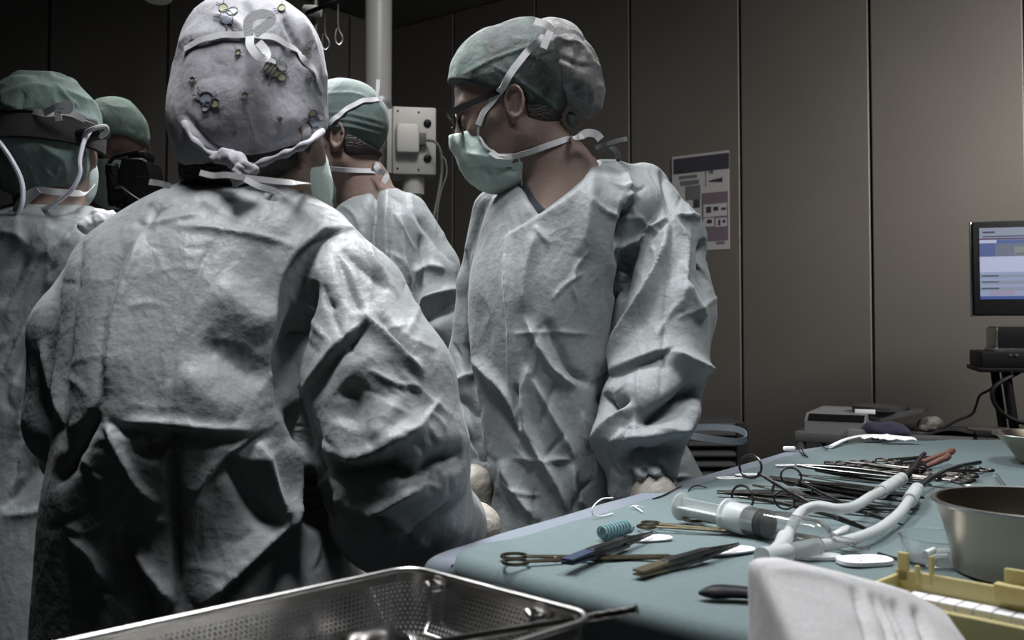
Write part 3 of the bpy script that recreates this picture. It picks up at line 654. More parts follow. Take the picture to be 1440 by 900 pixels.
# --- the nurse in the foreground, seen from behind
S_N = [('v', 3, 3, [(322, 307), (309, 329), (280, 377), (258, 439), (243, 505), (240, 560), (238, 600)]),
       ('s', 10, 16, [(390, 570), (375, 509), (379, 450), (390, 395), (412, 355), (449, 329), (480, 324)]), ('v', 10, 24, [(440, 392), (421, 450), (400, 520), (396, 570)]), ('v', 10, 12, [(402, 560), (420, 600), (438, 650), (455, 720)]),
       ('r', 4, 4, [(203, 318), (240, 310), (287, 300)]), ('r', 4, 4, [(243, 318), (309, 322), (383, 336), (408, 349)]), ('v', 4, 5, [(190, 312), (207, 318), (225, 285)]),
       ('r', 7, 7, [(203, 322), (177, 391), (159, 457), (150, 553)]), ('v', 6, 6, [(181, 351), (152, 402), (139, 487), (137, 553)]), ('v', 7, 9, [(115, 336), (97, 406), (89, 487), (84, 560), (88, 640)]),
       ('v', 24, 9, [(285, 478), (325, 505), (372, 535)]), ('r', 26, 7, [(250, 520), (290, 560), (330, 590)]), ('r', 26, 9, [(300, 400), (345, 440), (375, 470)]),
       ('v', 7, 12, [(140, 592), (180, 604), (232, 608), (284, 616), (340, 618), (372, 612)]), ('r', 6, 9, [(150, 600), (190, 596), (240, 598), (300, 606), (350, 606)]),
       ('s', 10, 11, [(276, 706), (296, 670), (320, 642), (368, 610)]), ('r', 4, 8, [(144, 588), (164, 628), (192, 680), (220, 710)]), ('v', 6, 12, [(238, 604), (242, 660), (250, 780), (254, 860)]),
       ('s', 16, 20, [(284, 860), (340, 804), (396, 748), (424, 732)]), ('r', 8, 14, [(408, 616), (412, 680), (400, 744)]), ('r', 8, 14, [(364, 620), (380, 690), (400, 744)]),
       ('v', 14, 16, [(316, 640), (350, 690), (390, 745)]), ('v', 7, 14, [(134, 578), (108, 628), (80, 680)]), ('v', 10, 16, [(190, 620), (215, 635), (235, 615)]), ('r', 8, 9, [(185, 770), (215, 810), (245, 850)]),
       ('v', 10, 12, [(165, 740), (185, 800), (215, 860)]), ('r', 4, 5, [(97, 755), (130, 780), (147, 820)]),
       ('r', 6, 11, [(500, 436), (516, 450), (562, 491), (593, 524)]), ('v', 5, 10, [(533, 442), (556, 473), (585, 508)]), ('s', 9, 12, [(429, 556), (458, 514), (472, 494), (516, 456)]),
       ('v', 5, 7, [(472, 352), (487, 395), (501, 430), (513, 450)]), ('v', 5, 8, [(544, 408), (515, 378), (481, 349)]), ('r', 4, 5, [(495, 330), (530, 370), (560, 420)]), ('v', 4, 5, [(455, 400), (460, 425), (475, 435)]),
       ('v', 13, 36, [(455, 646), (487, 668), (531, 657), (562, 655), (602, 677)]), ('r', 12, 16, [(459, 640), (487, 655), (530, 640), (560, 615), (598, 600)]), ('r', 8, 14, [(604, 678), (574, 688), (537, 708), (503, 726)]),
       ('v', 13, 22, [(602, 680), (612, 650), (640, 640), (655, 640)]), ('r', 8, 10, [(560, 640), (580, 665), (620, 672)]), ('r', 5, 7, [(537, 711), (574, 748), (602, 770)]),
       ('v', 11, 24, [(431, 692), (478, 727), (531, 739), (543, 757)]), ('r', 9, 12, [(462, 700), (480, 716), (510, 722)]), ('v', 18, 14, [(485, 600), (500, 560), (480, 540)]), ('r', 16, 10, [(560, 560), (540, 600), (520, 620)]),
       ('v', 8, 16, [(440, 590), (432, 640), (430, 700), (445, 745)]), ('v', 5, 9, [(560, 760), (600, 740), (650, 700)]), ('r', 3, 4, [(520, 520), (555, 540), (590, 545)]), ('r', 3, 4, [(620, 560), (590, 600), (560, 625)]),
       ('r', 6, 8, [(60, 480), (75, 540), (85, 600)])]
handN1 = P(652, 768, 1.46); handN2 = P(150, 640, 1.62)
nurse = person('person seen from behind in grey gown and printed fabric cap, nearest the camera',
    (362, 186), 1.30, 66, 4, 1.0, (352, 300, 1.29),
    [(250, 300, 395, 1.31, .05), (260, 262, 420, 1.305, .08), (272, 228, 442, 1.30, .095), (290, 195, 462, 1.295, .11), (318, 165, 474, 1.29, .125), (345, 120, 472, 1.285, .14), (400, 108, 440, 1.27, .155), (500, 104, 425, 1.245, .165),
     (600, 102, 430, 1.225, .165), (700, 85, 455, 1.26, .185), (800, 80, 500, 1.28, .20), (900, 75, 540, 1.30, .215), (1100, 60, 560, 1.32, .24)],
    [[(440, 345, 1.29, 58), (492, 430, 1.26, 84), (535, 540, 1.22, 104), (545, 640, 1.20, 112), (560, 705, 1.24, 98), (620, 735, 1.36, 58), (668, 746, 1.45, 32)],
     [(158, 366, 1.30, 46), (112, 470, 1.23, 64), (104, 590, 1.23, 62), (112, 645, 1.42, 44), (140, 645, 1.56, 30)]],
    h=.005, gh=.0031, openr=.052, cutd=.05, strokes=S_N + creases(30, (90, 300, 400, 860), 6, (-25, 25), 3, (.8, 1.6), (30, 90)) + creases(30, (430, 330, 640, 780), 8, (20, 110), 3, (1.5, 3), (30, 100)), gmat='gown_back', amp=.004, seed=40, hem=.3, hands=[(tuple(handN1), (-.25, .8, -.5), (0, 0, 1), 1, .5), (tuple(handN2), (.5, .8, 0), (0, 0, 1), -1, .4)])
pc, pcb = cap_part(nurse, 'printed_cap', lambda q: np.maximum(smin(smin(el(q, (-.012, 0, .05), (.104, .086, .118)), el(q, (-.02, 0, .10), (.085, .08, .075)), .03), el(q, (-.018, 0, .0), (.106, .0885, .115)), .03), -(q[:, 2] + .012 - .50 * q[:, 0])), M['cap_print'], h=.0032, amp=.006, wl=.07, seed=51,
    strokes=[('r', 3, 2.4, [(260, 175), (285, 205), (330, 230)]), ('v', 2.5, 2.5, [(260, 160), (288, 193), (335, 222)]), ('r', 3, 2.4, [(455, 176), (430, 200), (395, 217)]), ('v', 3, 4, [(450, 160), (415, 190), (380, 205)]), ('r', 4, 5, [(300, 20), (330, 30), (350, 50)]),
             ('v', 4, 5, [(345, 0), (350, 25), (352, 50)]), ('r', 4, 5, [(420, 20), (440, 60), (450, 110)]), ('v', 4, 5, [(400, 25), (415, 60), (432, 95)])])
nh, nhb = cap_part(nurse, 'hair', lambda q: np.maximum(smin(el(q, (-.02, 0, -.012), (.088, .079, .092)), el(q, (-.070, 0, -.07), (.028, .052, .03)), .03), (q[:, 2] + .008 - .48 * q[:, 0])), M['hair'], amp=.003, wl=.02)
NB = [pcb, nhb, nurse.gbvh, nurse.bvh]
strap(nurse, 'cap_band', NB, dense([(262, 70), (285, 57), (315, 50), (350, 50), (385, 54), (415, 72), (440, 100), (452, 130)], 14), .008, 'tie', pc, .002)
tb = [(350, 50), (349, 32), (358, 22), (374, 20), (382, 26), (374, 36), (358, 48)]
strap(nurse, 'band_bow', NB, [(x, y, 1.185) for x, y in tb], .011, 'tie', pc)
strap(nurse, 'band_bow', NB, [(352, 52, 1.18), (352, 64, 1.175), (362, 78, 1.17), (374, 82, 1.17), (374, 72, 1.175), (364, 60, 1.18)], .010, 'tie', pc)
def knot(parent, pts, r, m, seed=3, name='knot'):
    V, Q = nets(lambda X: chain(X, [(tuple(P(*a)), r * k) for a, k in pts], .004), A_([min(P(*a)[i] for a, _ in pts) for i in range(3)]) - r * 2.2, A_([max(P(*a)[i] for a, _ in pts) for i in range(3)]) + r * 2.2, .0022)
    V = crumple(V, Q, .005, .014, seed, sharp=1.2); return link(name, V, Q, M[m], parent, world=True)
knot(pc, [((302, 221, 1.185), .8), ((318, 220, 1.175), 1.2), ((332, 226, 1.17), 1.4), ((342, 238, 1.17), 1.3), ((356, 240, 1.175), .8)], .0065, 'cap_print')
knot(pc, [((336, 236, 1.165), 1), ((334, 250, 1.165), 1.0), ((330, 262, 1.165), .6)], .006, 'cap_print', 5, 'knot_tail')
for pts in ([(260, 172), (270, 192), (288, 210), (306, 221), (326, 230)], [(452, 184), (434, 200), (414, 211), (394, 219), (366, 230), (348, 236)]):
    q_ = [on(pcb, x, y, .0015, 1.2)[0] for x, y in pts]; b = MB(); sp = spline(q_, 6); b.tube(sp, [.0042 + .0012 * math.sin(i * .9) for i in range(len(sp))], 10); b.build('rolled_hem', M['cap_print'], pc, world=True)
strap(nurse, 'mask_tie', NB, [(282, 243, 1.17), (300, 247, 1.16), (318, 246, 1.15), (345, 250, 1.15), (380, 254, 1.16), (410, 257, 1.19), (436, 259, 1.27)], .007, 'tie')
strap(nurse, 'mask_tie', NB, [(345, 252, 1.15), (365, 262, 1.14), (385, 268, 1.14), (392, 274, 1.14), (386, 279, 1.14), (372, 275, 1.145)], .007, 'tie')
strap(nurse, 'gown_tie', NB, [(211, 256, 1.19), (225, 258, 1.17), (240, 262, 1.17)], .007, 'gown_back')
nm, nmb = cap_part(nurse, 'face_mask', lambda q: smax(smax(el(q, (.05, 0, -.062), (.08, .068, .088)), -(q[:, 0] - .025), .004), (q[:, 2] - .0 + .45 * (.1 - q[:, 0])), .004), M['mask'], amp=.002, wl=.035, seed=33)

# --- the man behind, in profile
S_M = [('v', 5, 20, [(530, 262), (526, 295), (519, 354), (537, 404)]), ('r', 5, 6, [(545, 262), (540, 310), (545, 370), (560, 410)]), ('v', 5, 8, [(546, 274), (575, 282), (598, 316), (640, 371)]), ('r', 7, 14, [(567, 449), (600, 419), (645, 407)]),
       ('v', 8, 18, [(572, 462), (610, 440), (645, 425)]), ('v', 8, 16, [(575, 470), (610, 476), (638, 512)]), ('r', 6, 10, [(580, 482), (610, 492), (640, 528)]), ('v', 8, 16, [(590, 500), (615, 520), (645, 528)]),
       ('r', 5, 7, [(563, 300), (566, 350), (570, 395)]), ('v', 5, 7, [(593, 330), (596, 370), (592, 400)]), ('r', 5, 8, [(580, 385), (600, 372), (625, 380)]), ('r', 5, 10, [(600, 550), (618, 575), (640, 590)]), ('v', 6, 14, [(603, 560), (615, 595), (640, 610)])]
midman = person('person in profile without glasses, green cap, beside the grey equipment box',
    (478, 194), 2.15, 176, 10, .90, (512, 272, 2.16),
    [(262, 508, 548, 2.2, .045), (272, 500, 568, 2.19, .07), (285, 485, 588, 2.18, .10), (305, 470, 604, 2.17, .13), (400, 462, 615, 2.15, .15), (500, 462, 600, 2.15, .15), (620, 460, 600, 2.15, .16), (900, 450, 620, 2.15, .17)],
    [[(570, 305, 2.16, 32), (600, 380, 2.14, 44), (608, 460, 2.10, 46), (606, 530, 2.08, 44), (600, 590, 2.05, 36), (560, 610, 1.98, 26)], [(500, 310, 2.2, 26), (470, 400, 2.2, 34), (440, 490, 2.18, 34), (400, 510, 2.1, 24)]],
    h=.0042, gh=.0038, openr=.060, strokes=S_M + creases(30, (490, 270, 645, 600), 10, (20, 120), 2.4, (2, 4), (25, 70)), amp=.009, fmul=1.25, seed=60, hem=.3, hands=[(tuple(P(545, 612, 1.96)), (-1, -.2, 0), (0, 0, 1), 1, .4), (tuple(P(380, 512, 2.06)), (-1, -.1, -.1), (0, 0, 1), -1, .4)])
mc, mcb = cap_part(midman, 'surgical_cap', lambda q: np.maximum(el(q, (-.012, 0, .034), (.112, .09, .108)), -(q[:, 2] - .006 - .78 * q[:, 0])), M['cap_light'], seed=61, amp=.002,
    strokes=[('r', 2, 2.5, [(456, 150 + 9 * k), (490, 150 + 9 * k), (540, 163 + 9 * k)]) if k > 0 else ('r', 2, 2, [(456, 132), (500, 130), (530, 145)]) for k in range(4)])
mh, mhb = cap_part(midman, 'hair', lambda q: np.maximum(np.maximum(el(q, (-.02, 0, .0), (.092, .081, .095)), (q[:, 2] - .02 - .78 * q[:, 0])), np.maximum(q[:, 0] + .03 + .2 * q[:, 2], -(q[:, 2] + .06))), M['hair'], amp=.001)
mm, mmb = cap_part(midman, 'face_mask', lambda q: smax(smax(el(q, (.05, 0, -.062), (.078, .066, .088)), -(q[:, 0] - .02), .004), (q[:, 2] - .0 + .45 * (.1 - q[:, 0])), .004), M['mask'], amp=.002, wl=.035, seed=63)
QB = [mcb, mhb, mmb, midman.bvh, midman.gbvh]
strap(midman, 'mask_tie', QB, dense([(458, 178), (470, 168), (490, 152), (510, 142), (530, 140)], 8), .010, 'tie', mm, .002)
strap(midman, 'mask_tie', QB, dense([(455, 236), (480, 238), (505, 240), (526, 241)], 8), .010, 'tie', mm, .002)
strap(midman, 'tie_bow', QB, [(526, 241, 2.1), (529, 232, 2.09), (533, 240, 2.09), (540, 244, 2.1), (543, 250, 2.1), (538, 256, 2.1)], .014, 'tie', mm)
strap(midman, 'tie_bow', QB, [(528, 140, 2.12), (531, 128, 2.12), (532, 112, 2.12)], .008, 'tie', mm)
strap(midman, 'tie_bow', QB, [(530, 142, 2.12), (538, 138, 2.12), (546, 146, 2.13), (550, 152, 2.14)], .010, 'tie', mm)

# --- the surgeon at the left edge, seen from behind
S_L = [('r', 8, 10, [(120, 330), (80, 380), (40, 440), (5, 520)]), ('v', 8, 14, [(100, 345), (60, 400), (25, 460), (0, 520)]), ('r', 5, 6, [(0, 325), (20, 330), (38, 345)]), ('v', 6, 10, [(40, 355), (20, 400), (0, 430)]),
       ('v', 10, 20, [(75, 400), (45, 460), (20, 540)]), ('r', 6, 8, [(85, 450), (60, 500), (35, 560), (20, 620)]), ('v', 8, 14, [(60, 640), (30, 690), (0, 715)]), ('r', 4, 6, [(5, 725), (40, 722), (80, 712)]), ('v', 8, 14, [(60, 540), (30, 620), (10, 700)])]
surgeon = person('person seen from behind wearing a dark headlamp band with pale tubes',
    (68, 196), 1.90, 77, 4, .98, (72, 300, 1.88),
    [(286, 40, 112, 1.9, .05), (296, 10, 140, 1.89, .085), (310, -20, 160, 1.88, .11), (340, -48, 178, 1.88, .14), (420, -60, 170, 1.88, .15), (500, -62, 165, 1.87, .155), (620, -60, 165, 1.87, .16), (900, -80, 175, 1.87, .19)],
    [[(140, 335, 1.9, 36), (170, 420, 1.96, 42), (180, 510, 2.02, 42), (190, 550, 2.12, 30)], [(-30, 340, 1.88, 40), (-60, 440, 1.86, 48), (-60, 540, 1.9, 46), (-20, 580, 2.06, 30)]],
    h=.006, gh=.0045, openr=.058, strokes=S_L + creases(30, (0, 320, 110, 700), 9, (90, 150), 3), amp=.008, seed=70, hem=.3, hands=[(tuple(P(196, 556, 2.2)), (.3, 1, 0), (0, 0, 1), 1, .4), (tuple(P(0, 585, 2.14)), (.5, 1, 0), (0, 0, 1), -1, .4)])
lc, lcb = cap_part(surgeon, 'surgical_cap', lambda q: smin(np.maximum(el(q, (-.012, 0, .028), (.112, .095, .101)), -(q[:, 2] + .02 - .5 * q[:, 0])), smax(el(q, (-.03, 0, -.034), (.09, .097, .094)), q[:, 0] - .04, .01), .012), M['cap_green'], seed=71, amp=.009, wl=.045,
    strokes=[('r', 3, 4, [(40, 230), (50, 255), (70, 270)]), ('r', 3, 5, [(60, 235), (75, 250), (85, 235)]), ('v', 3, 4, [(35, 130), (30, 150), (28, 180)]), ('r', 3, 4, [(80, 120), (95, 140), (110, 150)])])
LB = [lcb, surgeon.bvh, surgeon.gbvh]
M['band'] = mat('headband_mesh', (.05, .042, .04), .7, bump=1.0, bscale=900)
bd = MB(); pts = []; nn = []
for k in range(33):
    a = math.radians(-62 - k * 236 / 32); q_ = A_([math.cos(a) * .108 - .013, math.sin(a) * .104, -.003]); pts.append(Vector((surgeon.c + surgeon.R @ q_).tolist())); nn.append(Vector((surgeon.R @ A_([math.cos(a), math.sin(a), 0])).tolist()))
bd.ribbon(pts, nn, .046, .007); bo = bd.build('headlamp_band', M['band'], surgeon.root, world=True)
bd = MB(); bd.tube([a + Vector((0, 0, .023)) + n_ * .004 for a, n_ in zip(pts, nn)], .003, 6); bd.tube([a - Vector((0, 0, .023)) + n_ * .004 for a, n_ in zip(pts, nn)], .003, 6); bd.build('band_piping', M['black'], bo, world=True)
bd = MB(); q0 = P(132, 190, 1.84); bd.tube([q0 + Vector((-.02, 0, .0)), q0 + Vector((.025, -.01, .002))], [.022, .018], 14, flat=.6); bd.build('adjuster_knob', M['black'], bo, world=True)
strap(surgeon, 'cap_bow', LB, [(10, 176, 1.80), (22, 162, 1.79), (45, 156, 1.78), (66, 160, 1.78), (95, 158, 1.79), (120, 168, 1.81)], .012, 'tie', lc)
strap(surgeon, 'cap_bow', LB, [(62, 160, 1.775), (80, 150, 1.77), (98, 146, 1.77), (97, 156, 1.77), (82, 156, 1.77), (83, 170, 1.77)], .012, 'tie', lc)
strap(surgeon, 'mask_tie', LB, [(132, 262, 1.92), (125, 269, 1.84), (112, 272, 1.80), (80, 270, 1.77), (50, 268, 1.77), (30, 282, 1.78), (18, 305, 1.80)], .012, 'tie')
strap(surgeon, 'mask_tie', LB, [(55, 268, 1.765), (36, 286, 1.77), (22, 300, 1.78), (12, 299, 1.78)], .010, 'tie')
knot(surgeon.root, [((155, 306, 1.74), .8), ((138, 310, 1.73), 1.2), ((122, 318, 1.72), .9)], .015, 'paper', 9, 'shoulder_bright_spot')  # white lump standing in for the lamp-lit bright spot on the shoulder
M['tube'] = mat('lamp_tube', (.85, .86, .98), .3, emit=(.7, .75, 1, 1), estr=.0)
tb = MB(); tb.tube(spline([P(128, 182, 1.80), P(118, 200, 1.78), P(112, 225, 1.77), P(112, 245, 1.77), P(100, 268, 1.77), P(74, 288, 1.78), P(60, 294, 1.80)], 6), .0040, 8); tb.build('fibre_tube', M['tube'], bo, world=True)
tb = MB(); tb.tube(spline([P(-14, 188, 1.78), P(0, 202, 1.765), P(16, 225, 1.765), P(30, 255, 1.765), P(31, 285, 1.765), P(20, 312, 1.77)], 6), .0046, 8); tb.build('fibre_tube', M['tube'], bo, world=True)
tb = MB(); tb.tube(spline([P(118, 195, 1.80), P(122, 186, 1.785), P(134, 180, 1.78), P(148, 178, 1.79), P(150, 186, 1.8), P(142, 192, 1.82)], 6), .0045, 8); tb.build('white_clip', M['tie'], bo, world=True)
sm_, smb = cap_part(surgeon, 'face_mask', lambda q: smax(smax(el(q, (.05, 0, -.062), (.075, .059, .08)), -(q[:, 0] - .02), .004), (q[:, 2] - .0 + .45 * (.1 - q[:, 0])), .004), M['mask'], amp=.002, wl=.035, seed=73)

# --- the man at the far side, facing the camera
farman = person('person facing this way behind the video camera, in green cap and mask',
    (160, 212), 2.72, -80, 22, 1.0, (152, 300, 2.82),
    [(296, 130, 180, 2.84, .05), (310, 100, 210, 2.84, .1), (340, 60, 245, 2.84, .13), (450, 60, 240, 2.84, .14), (700, 60, 240, 2.84, .15)],
    [[(85, 345, 2.84, 26), (90, 430, 2.78, 30), (130, 470, 2.62, 22)], [(225, 345, 2.84, 26), (235, 430, 2.78, 30), (205, 470, 2.62, 22)]], h=.005, gh=.007, seed=80, hem=.4,
    hands=[(tuple(P(140, 474, 2.54)), (.3, -1, 0), (0, 0, 1), 1, .4), (tuple(P(198, 474, 2.54)), (-.3, -1, 0), (0, 0, 1), -1, .4)])
fc_, fcb = cap_part(farman, 'surgical_cap', lambda q: np.maximum(el(q, (-.012, 0, .036), (.115, .091, .11)), -(q[:, 2] - .022 - .5 * q[:, 0])), M['cap_pale'], seed=81, amp=.004)
fm_, fmb = cap_part(farman, 'face_mask', lambda q: smax(smax(smin(el(q, (.052, 0, -.066), (.076, .066, .085)), el(q, (.08, 0, -.02), (.046, .03, .03)), .03), -(q[:, 0] - .0), .004), (q[:, 2] + .002 + .35 * (.1 - q[:, 0])), .004), M['mask'], amp=.002, wl=.035, seed=83)

# ------------------------------------------------------------------ instrument table and its drapes
def drape(name, outline, z, skirt, m, label, lip=.012, wav=.012, seed=1, amp=.002, sag=.0, inner=None, hole=None):
    """cloth lying on a table outline (world xy, counter-clockwise) and hanging down its sides"""
    o = [Vector((x, y, 0)) for x, y in outline]; per = []
    for i in range(len(o)):
        a, b = o[i], o[(i + 1) % len(o)]; n = max(2, int((b - a).length / .012))
        per += [a.lerp(b, k / n) for k in range(n)]
    for _ in range(12): per = [(per[i - 1] + per[i] * 2 + per[(i + 1) % len(per)]) / 4 for i in range(len(per))]
    n = len(per); c = sum(per, Vector()) / n; V = []; F = []; rings = 46
    for i in range(1, rings + 1):
        t = (i / rings)
        for p in per: q = c.lerp(p, t); V.append((q.x, q.y, z))
    nr = []
    for i in range(n):
        t = (per[(i + 1) % n] - per[i - 1]).normalized(); nr.append(Vector((t.y, -t.x, 0)))
    prof = [(lip * math.sin(a), -lip * (1 - math.cos(a))) for a in (.4, .8, 1.2, 1.57)] + [(lip, -lip - skirt * k / 14) for k in range(1, 15)]
    for j, (ox, oz) in enumerate(prof):
        for i, p in enumerate(per):
            dd = max(0, -oz - lip); wv = wav * min(1, dd / .12) * (math.sin(i * .12 * 1.7 + seed) + .6 * math.sin(i * .31 + seed * 2)) * .5
            q = p + nr[i] * (ox + wv + sag * min(1, dd / .1)); V.append((q.x, q.y, z + oz))
    V = A_(V); R_ = rings + len(prof)
    F = [[i * n + k, i * n + (k + 1) % n, (i + 1) * n + (k + 1) % n, (i + 1) * n + k] for i in range(R_ - 1) for k in range(n)]
    V = np.concatenate([V, [[c.x, c.y, z]]]); ci = len(V) - 1
    top = V[:, 2] > z - .03
    V[:, 2] += np.where(top, (ridged(V / .11, seed) ** 1.5 - .5) * amp + (ridged(V / .3, seed + 4) ** 2 - .4) * amp * 1.3, 0)
    F += [[ci, (k + 1) % n, k][::-1] for k in range(n)]
    F = [f[::1] for f in F]
    o_ = link(name, V, F, M[m]); set_origin(o_, (c.x, c.y, z)); return tag(o_, label, 'drape')
A0 = T(592, 788); B0 = T(683, 755); C1 = T(1116, 632); C2 = T(1200, 621); C3 = T(1520, 616); G1 = T(1010, 886)
near_dir = (G1 - T(640, 785)).normalized(); NE = T(640, 785) + near_dir * .82
tab = [(A0.x, A0.y), ((T(640, 785) + Vector((.012, .024, 0))).x, (T(640, 785) + Vector((.012, .024, 0))).y), (NE.x + .012, NE.y + .024), (1.5, .46), (1.62, C3.y), (C2.x, C2.y), (C1.x, C1.y), (B0.x, B0.y)]
tb = empty('instrument_table', (.7, 1.2, 0), 'long instrument table hidden under blue and green drapes', 'table')
top = [(x * .96 + .7 * .04, y * .96 + 1.2 * .04) for x, y in tab]
MB().prism(top, TZ - .035, TZ - .006).build('tabletop', M['steel'], tb, False, world=True)
for x, y in ((.25, 1.12), (.7, .62), (1.4, .7), (1.45, 2.0), (.75, 2.0)):
    MB().tube([(x, y, .04), (x, y, TZ - .035)], .016, 12).build('leg', M['steel'], tb, world=True)
    b = MB(); b.lathe([(.012, 0), (.024, .006), (.026, .026), (.022, .046), (.010, .05)], 16, Matrix.Translation((x, y, 0))); b.build('caster', M['black'], tb, world=True)
drape('blue_drape', tab, TZ - .002, .52, 'blue_drape', 'plain blue cloth hanging down around the instrument table, under the green cloth', .014, .03, 3, .0012)
gtab = [(T(640, 782).x, T(640, 782).y), (NE.x, NE.y), (1.48, .44), (1.6, C3.y - .01), (T(1215, 622).x, T(1215, 622).y), (T(1130, 640).x, T(1130, 640).y), (T(900, 712).x, T(900, 712).y), (T(740, 758).x, T(740, 758).y)]
gtab[0] = (gtab[0][0] - .004, gtab[0][1] + .002); gtab[1] = (gtab[1][0] + .012, gtab[1][1] + .014)
drape('green_drape', gtab, TZ + .004, .062, 'green_drape', 'blue-green cloth spread over the instrument table with a thick rolled front edge', .016, .004, 8, .003, sag=-.02)
TG = TZ + .0065
def G(px, py, h=0.0): return T(px, py, TG + h)

# ------------------------------------------------------------------ surgical instruments
def orient(a, b, roll=0.0, up=Vector((0, 0, 1))):
    x = (b - a).normalized(); y = up.cross(x).normalized(); z = x.cross(y); R = Matrix((x, y, z)).transposed()
    return (R @ Matrix.Rotation(roll, 3, 'X')).to_euler()
def ring_path(cx, cy, rx, ry, n=18, ang=0):
    return [(cx + rx * math.cos(t) * math.cos(ang) - ry * math.sin(t) * math.sin(ang), cy + rx * math.cos(t) * math.sin(ang) + ry * math.sin(t) * math.cos(ang), 0) for t in [2 * math.pi * k / n for k in range(n)]]
def make_clamp(name, label, cat, L=.16, rr=.0135, wire=.0023, spread=.017, jaw=.35, hm='dsteel', rm=None, group=None, curve=0.0, jawr=.0026, simple=False):
    root = empty(name, (0, 0, 0), label, cat, group); pv = L * (1 - jaw)
    for s in (1, -1):
        b = MB(); b.tube([(x, y * s, 0) for x, y, _ in ring_path(0, spread, rr * 1.15, rr, 18, .12)], wire, 6, True)
        sh = spline([(rr * .9, spread * .8 * s, 0), (L * .22, spread * .55 * s, 0), (L * .42, spread * .28 * s, 0), (pv, -.0004 * s, s * .0006)], 4)
        b.tube(sh, [wire * 1.25 + wire * .5 * k / len(sh) for k in range(len(sh))], 6, flat=.8)
        if s == 1: b.box((L * .2, -.001, -.0012), (L * .2 + .004, spread * .55, .0012), .0004)
        b.build('handle', M[rm or hm], root)
        j = MB(); jp = [(pv - .006, s * .0022, s * .0006), (pv + (L - pv) * .4, s * .0016 + curve * .16, 0), (L, s * .0006 + curve, 0)]
        sp = spline(jp, 4); j.tube(sp, [jawr * (1.25 - .75 * k / len(sp)) for k in range(len(sp))], 6, flat=.7); j.build('jaw', M[hm], root)
    b = MB(); b.lathe([(.0028, -.0028), (.0028, .0028)], 10, Matrix.Translation((pv, 0, 0))); b.build('pivot_screw', M['steel'], root)
    return root
def make_forceps(name, label, cat, L=.2, wd=.007, hm='dsteel', group=None, gold=False, gap=.0028):
    root = empty(name, (0, 0, 0), label, cat, group)
    for s in (1, -1):
        b = MB(); n = 12; V = []
        for k in range(n + 1):
            t = k / n; x = L * t; w_ = wd * (.55 + .45 * math.sin(min(1, t * 2.2) * 1.57)) * (1 if t < .55 else 1 - .72 * (t - .55) / .45); z = s * (gap * math.sin(math.pi * min(1, t * 1.02)) * 1.3 + .0006)
            V += [(x, -w_ / 2, z - .0007), (x, w_ / 2, z - .0007), (x, w_ / 2, z + .0007), (x, -w_ / 2, z + .0007)]
        F = [[4 * i + k, 4 * i + (k + 1) % 4, 4 * i + 4 + (k + 1) % 4, 4 * i + 4 + k] for i in range(n) for k in range(4)] + [[3, 2, 1, 0], [4 * n, 4 * n + 1, 4 * n + 2, 4 * n + 3]]
        b.add(V, F); b.build('arm', M[hm], root, False)
        b = MB()
        for k in range(7): b.box((L * .34 + k * .004, -wd * .42, s * (gap * 1.25) + (0.0006 if s > 0 else -.0018)), (L * .34 + k * .004 + .002, wd * .42, s * (gap * 1.25) + (.0018 if s > 0 else -.0006)), 0)
        b.build('grip', M['gold' if gold else hm], root, False)
    b = MB(); b.box((-.004, -wd * .35, -.0016), (.012, wd * .35, .0016), .0008); b.build('heel', M['gold' if gold else hm], root, False)
    return root
def put(o, a, b, roll=0.0, L=None, label=None):
    a = Vector(a); b = Vector(b); o.location = a; o.rotation_euler = orient(a, b, roll)
    if L: s = (b - a).length / L; o.scale = (s, s, s)
    if label: o['label'] = label
    return o
# long needle holder at the near-left corner, a forceps lying over it
o = make_clamp('needle_holder', 'long slim needle holder with gold finger rings, nearest the left table corner', 'surgical instrument', .27, .0150, .0024, .018, .22, 'dsteel', 'gold')
put(o, G(724, 786, .004), G(1000, 782, .004), 0, .27)
b = MB(); pts = [(0, 0, 0), (.03, 0, .0), (.09, .0, .001), (.13, 0, 0)]
def make_blade_forceps(label, mA, L, tipm, a, b_):
    root = empty('dissecting_forceps', (0, 0, 0), label, 'surgical instrument')
    for s in (1, -1):
        q = MB(); q.add([(0, -.0065, s * .001), (0, .0065, s * .001), (L * .24, .0065, s * .002), (L * .24, -.0065, s * .002), (0, -.0065, s * .0028), (0, .0065, s * .0028), (L * .24, .0065, s * .0045), (L * .24, -.0065, s * .0045)],
                        [(3, 2, 1, 0), (4, 5, 6, 7), (0, 1, 5, 4), (1, 2, 6, 5), (2, 3, 7, 6), (3, 0, 4, 7)] if s > 0 else [(0, 1, 2, 3), (7, 6, 5, 4), (4, 5, 1, 0), (5, 6, 2, 1), (6, 7, 3, 2), (7, 4, 0, 3)])
        q.build('heel_plate', M[tipm], root, False)
        q = MB(); q.box((L * .24, -.0055, s * .0035 - .0022), (L * .66, .0055, s * .0035 + .0022), .001); q.build('grip', M['dsteel'], root, False)
        q = MB(); q.tube([(L * .64, 0, s * .003), (L * .8, 0, s * .0018), (L, 0, s * .0008)], [.0034, .0024, .0011], 8); q.build('tip', M['dsteel'], root)
    return put(root, a, b_, 0)
M['bluetape'] = mat('blue_tape', (.02, .03, .07), .5); M['brass'] = mat('dull_brass', (.22, .18, .11), .4, 1.0)
make_blade_forceps('dark forceps with a blue-taped heel, lying across the shaft of the gold-ringed needle holder', 'dsteel', .19, 'bluetape', G(797, 790, .012), G(946, 740, .007))
make_blade_forceps('dark forceps with a dull brass heel, lying over a white tag', 'dsteel', .17, 'brass', G(897, 806, .006), G(1050, 762, .009))
